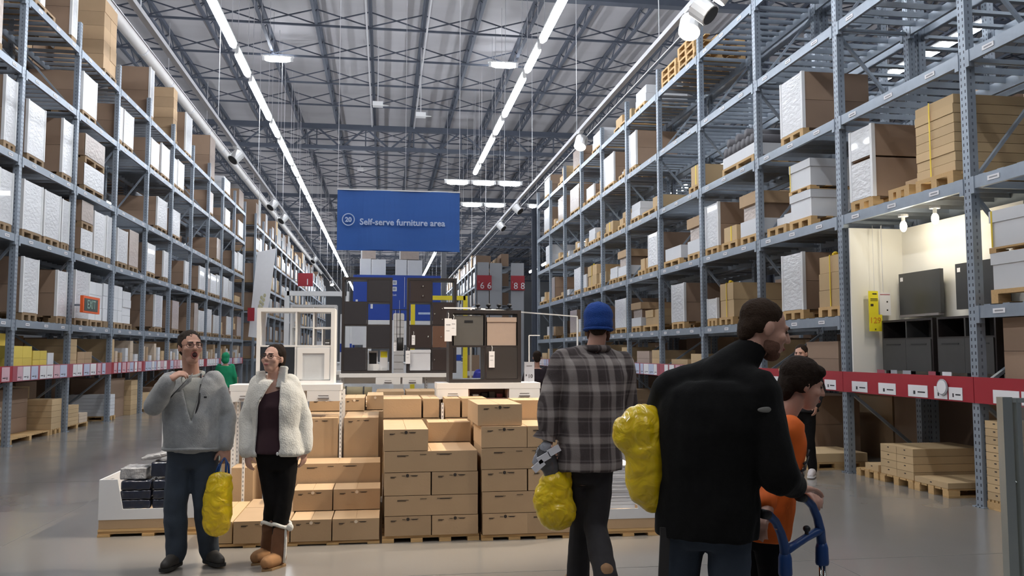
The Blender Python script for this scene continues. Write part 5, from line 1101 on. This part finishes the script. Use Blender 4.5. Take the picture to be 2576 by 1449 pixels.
face_parts(root, J['head'], F, .93, HAIR_D, glasses=M('dark_glasses_frame', (.05, .02, .015), .3), lip=M('rose_lips', (.42, .14, .13), .5))
c = J['head']; P = lambda r, f, u: c + F @ V((r*.93, f*.93, u*.93))
o = fused('hair', B().ell(P(0, -.028, .045), (.081, .09, .082), F, 20, 12).ell(P(.045, -.05, -.0), (.035, .05, .06), F).ell(P(-.045, -.05, -.0), (.035, .05, .06), F).ell(P(0, -.07, -.01), (.06, .04, .06), F), HAIR_D, root, .008, amp=.004, freq=30)
fused('hair_bun', B().ell(P(0, -.075, .10), (.045, .042, .04), F), HAIR_D, o, .008, amp=.006, freq=40)
b = B(); legs(b, J, (.090, .066, .052), .95, .12); fused('trousers', b, BLKT, root, .012, amp=.005, freq=9)
b = B(); torso(b, J, .024, 'f', .0, 1.0, 1.0); fused('top', b, MAROON, root, .012, amp=.004, freq=9, cut=lambda p: p.y < -.03 and p.z > 1.30 - (p.x + .02)*-.35 and abs(p.x + .0) < .09)
b = B(); torso(b, J, .031, 'f', -.02, 1.04, 1.0, .006); sleeves(b, J, (.064, .058, .055), .01)
sp = (J['sL'] + J['sR'])/2
o = fused('jacket', b, CREAM, root, .012, smooth=3, amp=.008, freq=9, seed=5, thick=-.014, cut=lambda p: p.y < -.03 and ((-.115 - (1.36 - p.z)*.05 if p.z < 1.22 else -.115 + (p.z - 1.22)*.55) < p.x < (.030 + max(0, 1.1 - p.z)*.04)) and abs(p.x) < .16)
col = B()
for k, (x, rot) in enumerate(((-.072, -.5), (.045, .5))):
    q = sp + V((x, -.075, .065)); pts = [(-.03, -.02, -.085), (.035, -.045, -.09), (.045, .0, .07), (-.01, .04, .075)]
    a_ = [q + V(p_) if k else q + V((-p_[0], p_[1], p_[2]*.72 - .015)) for p_ in pts]; n_ = V((.020 if k else -.020, .022, 0)); col.rings([a_, [p_ + n_ for p_ in a_]])
col.tube([sp + V((.082*math.cos(a), .025 + .075*math.sin(a), .055)) for a in [PI*i/10 - .3 for i in range(13)]], .026, 8)
me = fuse(col, .007, 2); me.name = 'collar'; me.materials.append(CREAM); link('collar', me, o)
part('zip_pull', B().ell((.045, -.135, .86), (.012, .008, .018), None, 8, 6).ell((.025, -.138, .845), (.01, .008, .014), None, 8, 6), WHITE, o, True)
for S in 'LR':
    b = B(); a, t = J['a'+S], J['t'+S]; d = (t - a); d.z = 0; d.normalize()
    b.cap(a + (J['k'+S] - a)*.52, a + V((0, 0, .0)), .064, .058, 14); b.cap(a - d*.02 + V((0, 0, -.04)), t + V((0, 0, .018)), .052, .046, 14)
    o = fused('boot', b, UGG, root, .009, amp=.004, freq=14)
    fused('boot_foot', B().cap(a + d*.03 + V((0, 0, -.035)), t + V((0, 0, .02)), .055, .049, 14), UGGF, o, .009, cut=None)
    b = B().tube([a + (J['k'+S] - a)*.58 + V((.064*math.cos(q), .064*math.sin(q), .012*math.sin(2*q))) for q in [2*PI*i/20 for i in range(20)]], .014, 8, closed=True)
    if S == 'L': b.tube([a + V((.05, -.045, .21)), a + V((.055, -.045, .1)), a + V((.05, -.04, .0)), a + V((.045, -.035, -.06))], .011, 8); b.ell(a + V((.085, -.05, .20)), (.026, .02, .03))
    part('fleece_trim', b, CREAM, o, True)
    part('sole', B().rings([[p_ + V((0, 0, z_)) for p_ in [a - d*.06 + V((0, 0, -.095)), a - d*.03 - d.cross(V((0,0,1)))*.05 + V((0, 0, -.095)), t - d.cross(V((0,0,1)))*.048 + V((0, 0, -.035)), t + d*.055 + V((0, 0, -.035)), t + d.cross(V((0,0,1)))*.048 + V((0, 0, -.035)), a - d*.03 + d.cross(V((0,0,1)))*.05 + V((0, 0, -.095))]] for z_ in (.001, .016)]), M('tan_sole', (.25, .15, .07), .7), o)

# --- man in the plaid shirt walking away
root, J = person('man in blue beanie and brown plaid shirt, seen from behind, walking away', (1.33, 5.5), sL=(1.16,5.50,1.545), sR=(1.555,5.52,1.53), eL=(1.055,5.47,1.27), wL=(1.052,5.46,1.035), eR=(1.625,5.60,1.25), wR=(1.60,5.84,1.14),
    hL=(1.245,5.5,.90), hR=(1.405,5.5,.90), kL=(1.295,5.58,.48), kR=(1.36,5.47,.47), aL=(1.285,5.66,.095), aR=(1.355,5.18,.235), tL=(1.275,5.86,.032), tR=(1.372,5.26,.085), head=(1.405,5.53,1.775), fw=(.03,1,0))
sethands(J, L=((.0,.05,-1), (.9,.2,0), (.7,.7,.7,.7), 1), R=((.0,.8,-.5), (-.9,0,0), (.5,.5,.5,.5), -1))
F = frame((.28, .95, -.08)); body(root, J, 'm', 1.04, F=F, k=1.05); face_parts(root, J['head'], F, 1.04, HAIR_B)
c = J['head']; P = lambda r, f, u: c + F @ V((r*1.04, f*1.04, u*1.04))
o = fused('beanie', B().ell(P(0, -.012, .06), (.092, .108, .088), F, 22, 14).ell(P(0, -.016, .01), (.09, .106, .075), F, 22, 14), BLUEK, root, .008, amp=.004, freq=25, cut=lambda p: (p - c).dot(F.col[2]) < -.035, thick=-.008)
part('beanie_cuff', B().tube([P(.088*math.cos(a), -.014 + .104*math.sin(a), -.028) for a in [2*PI*i/24 for i in range(24)]], .010, 8, closed=True), BLUEK, o, True)
fused('beard', B().ell(P(0, .055, -.088), (.05, .045, .040), F).ell(P(.055, .02, -.055), (.022, .03, .045), F).ell(P(-.055, .02, -.055), (.022, .03, .045), F), STUB, root, .008, amp=.005, freq=40)
fused('hair', B().ell(P(0, -.075, -.03), (.06, .035, .045), F), HAIR_B, root, .008, amp=.004, freq=40)
b = B(); legs(b, J, (.098, .078, .076), 1.0, -.02); fused('trousers', b, DKT, root, .012, amp=.007, freq=9)
b = B(); torso(b, J, .042, 'm', -.10, 1.07, 1.10, .02); sleeves(b, J, (.088, .072, .060)); J2 = J
for S in 'LR': b.cap((J['sL'] + J['sR'])/2 + V((0, 0, .03)), J['s'+S] + V((0, 0, .012)), .075, .072, 12)
o = fused('plaid_shirt', b, PLAID, root, .012, smooth=3, amp=.013, freq=7, seed=9)
sp = (J['sL'] + J['sR'])/2; fused('collar', B().tube([sp + V((.02 + .085*math.cos(a), .01 + .08*math.sin(a), .085)) for a in [2*PI*i/18 for i in range(18)]], .026, 8, closed=True), PLAID, o, .010)
part('loose_cuff', B().rings([[J['wL'] + V((-.015 + .058*math.cos(a), .055*math.sin(a), .06)) for a in [2*PI*i/14 for i in range(14)]], [J['wL'] + V((-.028 + .075*math.cos(a), .062*math.sin(a), .005 - .02*math.cos(a))) for a in [2*PI*i/14 for i in range(14)]]], cap=False), PLAID, o, True)
TANS = M('tan_shoe', (.30, .16, .07), .7); shoe(root, J, 'L', TANS, SOLE); shoe(root, J, 'R', TANS, M('orange_sole', (.5, .2, .05), .7))

# --- man in the black fleece jacket, pushing the trolley
root, J = person('man in black fleece jacket with a yellow bag on his arm, pushing a trolley', (1.42, 3.62), sL=(1.295,3.72,1.435), sR=(1.595,3.50,1.435), eR=(1.645,3.44,1.085), wR=(1.855,3.69,.985), eL=(1.25,3.90,1.20), wL=(1.32,4.10,1.08),
    hL=(1.335,3.72,.88), hR=(1.495,3.60,.88), kL=(1.31,3.76,.47), kR=(1.50,3.64,.47), aL=(1.28,3.70,.095), aR=(1.50,3.58,.095), tL=(1.38,3.88,.032), tR=(1.62,3.74,.032), head=(1.672,3.60,1.70), fw=(.55,.835,0))
sethands(J, R=((.90,.42,-.14), (.0,-.15,-1), (.06,.14,.25,.3), 1), L=((.8,.6,-.1), (.3,-.3,-1), (.5,.5,.5,.5), -1))
F = frame((.97, -.06, -.26)); body(root, J, 'm', 1.05, F=F, k=1.08); face_parts(root, J['head'], F, 1.05, HAIR_B)
c = J['head']; P = lambda r, f, u: c + F @ V((r*1.05, f*1.05, u*1.05))
fused('hair', B().ell(P(0, -.024, .050), (.084, .098, .084), F, 22, 14).ell(P(.05, -.04, .018), (.032, .05, .05), F).ell(P(-.05, -.04, .018), (.032, .05, .05), F).ell(P(0, -.072, -.005), (.066, .042, .078), F), HAIR_B, root, .006, amp=.003, freq=45)
fused('beard', B().ell(P(0, .052, -.092), (.046, .042, .034), F).ell(P(.047, .03, -.066), (.020, .042, .036), F).ell(P(-.047, .03, -.066), (.020, .042, .036), F), STUB, root, .006, amp=.002, freq=60)
b = B(); legs(b, J, (.105, .080, .070), 1.08); fused('trousers', b, JEAN, root, .012, amp=.008, freq=9)
b = B(); torso(b, J, .044, 'm', -.16, 1.07, 1.12, .005); sleeves(b, J, (.094, .086, .062), .07); sp = (J['sL'] + J['sR'])/2
for S in 'LR': b.cap(sp + V((.03, .02, .075)), J['s'+S] + V((0, 0, .005)), .085, .085, 12)
b.cap(sp + V((.02, .01, .04)), c + F @ V((0, -.045, -.115)), .115, .074, 14)
o = fused('fleece_jacket', b, FLEECE, root, .012, smooth=3, amp=.011, freq=7, seed=12)
# pale embroidered oval high on the back
bk = -V((.55, .835, 0)); q = sp + V((.135, -.20, -.075)); fr = frame(bk)
q.y = surf_y(o, q.x, q.z) - .001; part('embroidered_mark', B().ell(q, (.046, .004, .012), frame((.2, -.98, .12)), 14, 8), M('pale_thread', (.20, .19, .165), .8), o, True, label='pale oval embroidered mark on the back')
part('dark_strap', B().rings([[V((-.205 + x_, .02 + y_, z_)) for x_, y_ in ((-.02, 0), (.02, -.01), (.02, .0), (-.02, .01))] for z_ in (.84, .80)] + [[V((-.235 + x_, .0 + y_, .42)) for x_, y_ in ((-.02, 0), (.02, -.01), (.02, .0), (-.02, .01))]]), M('dark_webbing', (.03, .026, .024), .8), o)
shoe(root, J, 'L', SHOE, SOLE); shoe(root, J, 'R', SHOE, SOLE)

# --- boy in the orange jersey
root, J = person('dark-haired boy in orange jersey leaning forward beside the man in black', (1.86, 3.96), sL=(1.875,4.10,1.245), sR=(1.895,3.83,1.235), eR=(1.79,3.87,1.0), wR=(1.72,3.715,.875), eL=(1.93,4.12,1.02), wL=(2.04,4.02,.93),
    hL=(1.795,4.04,.78), hR=(1.80,3.88,.78), kL=(1.84,4.06,.43), kR=(1.85,3.92,.43), aL=(1.80,4.08,.085), aR=(1.81,3.90,.085), tL=(1.97,4.09,.03), tR=(1.98,3.92,.03), head=(2.025,3.95,1.438), fw=(.985,.1,0))
sethands(J, R=((-.5,-.45,-.35), (.1,0,-1), (.5,.5,.5,.5), 1), L=((.3,-.7,-.2), (.1,0,-1), (.5,.5,.5,.5), -1))
F = frame((.96, -.10, -.22)); body(root, J, 'm', .97, F=F, k=.86, skin=SKIN, jaw=.85); face_parts(root, J['head'], F, .97, HAIR_D)
c = J['head']; P = lambda r, f, u: c + F @ V((r*.97, f*.97, u*.97))
fused('hair', B().ell(P(0, -.02, .058), (.09, .102, .086), F, 22, 14).ell(P(0, .055, .082), (.07, .045, .036), F).ell(P(.055, -.03, .02), (.036, .06, .062), F).ell(P(-.055, -.03, .02), (.036, .06, .062), F).ell(P(0, -.078, -.02), (.07, .045, .085), F), HAIR_D, root, .007, amp=.004, freq=36)
b = B(); legs(b, J, (.085, .064, .055), .86); fused('trousers', b, BLKT, root, .012, amp=.006, freq=9)
b = B(); torso(b, J, .03, 'm', -.14, 1.02, .90, .015); sleeves(b, J, (.072, .062, .054), .03); o = fused('jersey', b, ORANGE, root, .012, smooth=3, amp=.009, freq=8, seed=15)
sp = (J['sL'] + J['sR'])/2; part('neck_band', B().tube([sp + V((.03 + .066*math.cos(a), .062*math.sin(a), .045 + -.02*math.cos(a))) for a in [2*PI*i/18 for i in range(18)]], .012, 8, closed=True), ORANGE, o, True)
b = B()
for z_, x_, s_ in ((1.125, .105, .02), (1.09, .085, .045), (1.055, .075, .055), (1.02, .075, .05), (.985, .07, .055)):
    b.tube([V((xx, surf_y(o, xx, zz) - .003, zz)) for xx, zz in ((x_, z_ - .012), (x_ + s_*.5, z_ - .004), (x_ + s_, z_ + .016))], .0055, 6)
part('black_lettering', b, BLACK, o, True)
shoe(root, J, 'L', SHOE, SOLE); shoe(root, J, 'R', SHOE, SOLE)

# --- person in black by the right rack, and the small figures far off
def figure(label, x, y, h, fw, top, legm, shoem, hairmat, sex='m', hood=None, long=False):
    s = h/1.75; fw = V(fw).normalized(); l = V((-fw.y, fw.x, 0)); o_ = V((x, y, 0))
    q = lambda a, f_, z: o_ + l*a*s + fw*f_*s + V((0, 0, z*s))
    root, J = person(label, (x, y), sL=q(.165,0,1.39), sR=q(-.165,0,1.39), eL=q(.24,-.02,1.14), eR=q(-.24,-.02,1.14), wL=q(.22,.12,.94), wR=q(-.22,.12,.94), hL=q(.085,0,.88), hR=q(-.085,0,.88), kL=q(.09,.03,.48), kR=q(-.09,.01,.48), aL=q(.10,-.03,.09/s*1.0), aR=q(-.10,.0,.09/s), tL=q(.13,.13,.03/s), tR=q(-.13,.15,.03/s), head=q(0,.02,1.62), fw=fw)
    sethands(J, R=((fw*.3 + V((0, 0, -1))), l, (.4,)*4, 1), L=((fw*.3 + V((0, 0, -1))), -l, (.4,)*4, -1))
    F = frame((fw.x, fw.y, -.05)); body(root, J, sex, s, .009, F=F, k=s); face_parts(root, J['head'], F, s, hairmat); c = J['head']; P = lambda r, f, u: c + F @ V((r*s, f*s, u*s))
    fused('hair', B().ell(P(0, -.022, .05), (.085*s, .096*s, .084*s), F).ell(P(0, -.07, -.01), (.07*s, .045*s, .08*s), F), hairmat, root, .01, amp=.005, freq=30)
    b = B(); legs(b, J, (.095*s, .07*s, .06*s), s); fused('trousers', b, legm, root, .014, amp=.006, freq=9)
    b = B(); torso(b, J, .035, sex, -.45 if long else -.05, 1.04, 1.05*s, .02); sleeves(b, J, (.08*s, .066*s, .054*s)); o = fused('coat', b, top, root, .014, amp=.008, freq=8)
    if hood: fused('hood', B().ell(P(0, -.03, .035), (.105*s, .115*s, .115*s), F)  .ell(P(0, -.05, -.06), (.105*s, .09*s, .10*s), F), hood, o, .012, amp=.005, freq=15, cut=lambda p: (p - c).dot(F.col[1]) > .075*s)
    shoe(root, J, 'L', shoem, WHITE if shoem is not SHOE else SOLE); shoe(root, J, 'R', shoem, WHITE if shoem is not SHOE else SOLE); return root, J
WSH = M('white_red_shoe', (.72, .66, .66), .6, 0, .3, 30); BLKC = M('black_coat', (.012, .010, .011), .9)
root, J = figure('person dressed in black with white shoes beside the right rack, half hidden behind the boy', 5.36, 10.45, 1.70, (-.75, -.66, 0), BLKC, BLKT, WSH, HAIR_D, 'f')
sp = (J['sL'] + J['sR'])/2; d = (J['sL'] - J['sR']).normalized(); fw = V(J['fw'])
fused('fur_trim', B().tube([sp + d*.27 + fw*.06 + V((0, 0, -.01)), sp + d*.15 + fw*.02 + V((0, 0, .05)), sp - fw*.08 + V((0, 0, .075)), sp - d*.15 + fw*.02 + V((0, 0, .05)), sp - d*.27 + fw*.06 + V((0, 0, -.01))], .045, 10), M('tan_fur', (.50, .38, .22), .95, 0, .3, 60), root, .012, amp=.014, freq=40, label='cream fuzzy fur trim')
figure('small far figure in a green hooded jacket in the aisle behind the man in grey', -3.69, 21.0, 1.58, (.1, 1, 0), GREENH, M('pale_pink_trousers', (.45, .33, .30), .85), SHOE, HAIR_D, 'm', GREENH)
figure('far figure in a dark coat behind the price card', 2.62, 14.6, 1.62, (.2, 1, 0), M('dark_maroon_coat', (.018, .010, .014), .9), BLKT, SHOE, HAIR_D, 'f')
figure('far figure in a bright blue coat seen through the small black unit', 1.68, 14.2, 1.57, (.6, .8, 0), M('bright_blue_coat', (.03, .035, .30), .85), BLKT, SHOE, HAIR_D, 'f', None, True)

# ---------------------------------------------------------------- bags, packages, trolley
YBAG = M('yellow_plastic_bag', (.95, .62, .010), .30, 0, .14, 7, bump=.25, bscale=30, coat=.5)
_nb = [n for n in YBAG.node_tree.nodes if n.type == 'TEX_NOISE'][1]; _nb.inputs['Scale'].default_value = 9; _nb.inputs['Distortion'].default_value = 2.2; _nb.inputs['Roughness'].default_value = .35
YBAG.node_tree.nodes['Bump'].inputs['Strength'].default_value = .7; YBAG.node_tree.nodes['Bump'].inputs['Distance'].default_value = .03
YBAG.node_tree.nodes['Principled BSDF'].inputs['Subsurface Weight'].default_value = .25; YBAG.node_tree.nodes['Principled BSDF'].inputs['Subsurface Radius'].default_value = (.03, .02, .005)
def bag(label, loc, lumps, seed, handle=None, hm=BLUEPL):
    e = empty('shopping_bag', label, 'bag', loc); b = B()
    for c, r in lumps: b.ell(c, r, None, 18, 12)
    fused('bag_body', b, YBAG, e, .010, smooth=5, amp=.010, freq=8, seed=seed, crease=.8)
    if handle:
        for h in handle: part('handle', B().tube(h, .008, 8), hm, e, True)
    return e
e = bag('yellow plastic bag with blue handles hanging from the hand of the man in grey', (-1.205, 6.66, .24), [((0, 0, .13), (.105, .075, .13)), ((.003, 0, .2), (.112, .075, .16)), ((.006, 0, .27), (.108, .066, .17)), ((.012, 0, .35), (.10, .05, .12)), ((.018, 0, .43), (.085, .03, .05))], 1,
    [[(.0, .0, .46), (.012, .03, .53), (.033, .065, .575), (.05, .04, .53), (.055, .0, .46)], [(-.02, .0, .46), (.0, .03, .52), (.036, .065, .570), (.065, .05, .52), (.078, .0, .46)]])
e = bag('yellow plastic bag hanging low from the hand of the plaid man', (1.10, 5.45, .46), [((-.0, 0, .13), (.13, .10, .13)), ((-.02, 0, .2), (.132, .09, .15)), ((-.01, 0, .26), (.115, .08, .13)), ((.075, .0, .32), (.03, .03, .12))], 4, [[(-.05, .0, .33), (-.06, .005, .45), (-.052, .01, .545)]], YBAG)
e = bag('large yellow plastic bag on the arm of the man in black', (1.10, 3.71, .905), [((.05, .02, .35), (.11, .08, .115)), ((-.02, .02, .33), (.075, .06, .09)), ((.06, .02, .26), (.10, .08, .12)), ((.06, .02, .17), (.09, .075, .12)), ((.055, .02, .12), (.085, .07, .11)), ((.085, .02, .05), (.06, .05, .07))], 7, [[(.06, .04, .45), (.09, .1, .41), (.13, .16, .33)]], YBAG)
FILM = M('grey_clear_film', (.36, .36, .38), .15, 0, .25, 12, bump=.6, bscale=20, coat=.6)
e = empty('package', 'clear grey pack of white cards held by the plaid man', 'package', (1.045, 5.44, .76)); fused('film_pack', B().ell((.02, .0, .09), (.05, .04, .13)).ell((-.02, 0, .17), (.07, .04, .09)), M('dark_grey_film', (.09, .085, .085), .2, 0, .3, 14, coat=.5), e, .010, amp=.008, freq=18)
for i, (x, z, a) in enumerate(((-.035, .17, .5), (.03, .215, .5), (-.07, .12, .7))): part('white_card', B().box(-.042, .042, -.006, .006, -.022, .022), PAPER, e, loc=(x, -.045, z), rot=(0, -a, 0))
fused('film_wrap', B().ell((-.015, -.01, .235), (.045, .03, .04)).ell((-.075, -.01, .14), (.025, .025, .07)), FILM, e, .010, amp=.008, freq=22)
# trolley
e = empty('trolley', 'store trolley with dark blue handle on chrome legs', 'trolley', (1.91, 3.75, 0)); o_ = V((1.91, 3.75, 0)); T = lambda *p: V(p) - o_
part('handle', B().tube([T(1.885,3.725,.940), T(1.93,3.76,.925), T(1.975,3.785,.89), T(2.012,3.81,.83), T(2.035,3.828,.765), T(2.042,3.832,.70)], [.016, .019, .019, .02, .022, .022], 12), BLUEPL, e, True)
part('handle', B().tube([T(1.635,3.57,.90), T(1.67,3.585,.89), T(1.715,3.62,.855), T(1.75,3.645,.80), T(1.775,3.665,.74), T(1.78,3.67,.68)], [.016, .019, .019, .02, .022, .022], 12), BLUEPL, e, True)
part('grip', B().tube([T(1.875,3.718,.942), T(1.915,3.745,.931)], .021, 12), BLACK, e, True); part('grip', B().tube([T(1.628,3.567,.901), T(1.665,3.583,.891)], .021, 12), BLACK, e, True)
part('cross_bar', B().tube([T(1.778,3.667,.715), T(1.85,3.71,.73), T(1.93,3.76,.75), T(2.0,3.805,.762), T(2.036,3.828,.765)], [.022, .018, .018, .019, .022], 12), BLUEPL, e, True)
k_ = part('knob', B().ell(T(1.93, 3.755, .79), (.017, .017, .016)).tube([T(1.93, 3.757, .755), T(1.93, 3.755, .785)], .009, 8), BLACK, e, True)
for x, y in ((2.043, 3.833), (1.78, 3.67)):
    part('socket', B().rings([[T(x, y, z) + V((r*math.cos(a), r*math.sin(a), 0)) for a in [2*PI*i/14 for i in range(14)]] for z, r in ((.715, .02), (.685, .029), (.615, .031), (.605, .028))]), BLUEPL, e, True)
    for s_ in (-1, 1): part('chrome_leg', B().tube([T(x + .013*s_, y + .006*s_, .61), T(x + .013*s_, y + .006*s_, .17)], .0075, 8), CHROME, e, True)
part('deck', B().add([tuple(T(*p)) for p in ((1.75,3.65,.15), (2.07,3.85,.15), (2.55,3.10,.15), (2.23,2.90,.15), (1.75,3.65,.18), (2.07,3.85,.18), (2.55,3.10,.18), (2.23,2.90,.18))], [(0,3,2,1),(4,5,6,7),(0,1,5,4),(1,2,6,5),(2,3,7,6),(3,0,4,7)]), STEEL, e)
for x, y in ((1.80, 3.66), (2.06, 3.82), (2.49, 3.12), (2.25, 2.96)):
    w = part('wheel', B().tube([T(x - .015, y, .055), T(x + .015, y, .055)], .055, 14), BLACK, e, True); part('fork', B().box(-.022, -.016, -.02, .02, .04, .15).box(.016, .022, -.02, .02, .04, .15), STEEL, w, loc=T(x, y, 0))
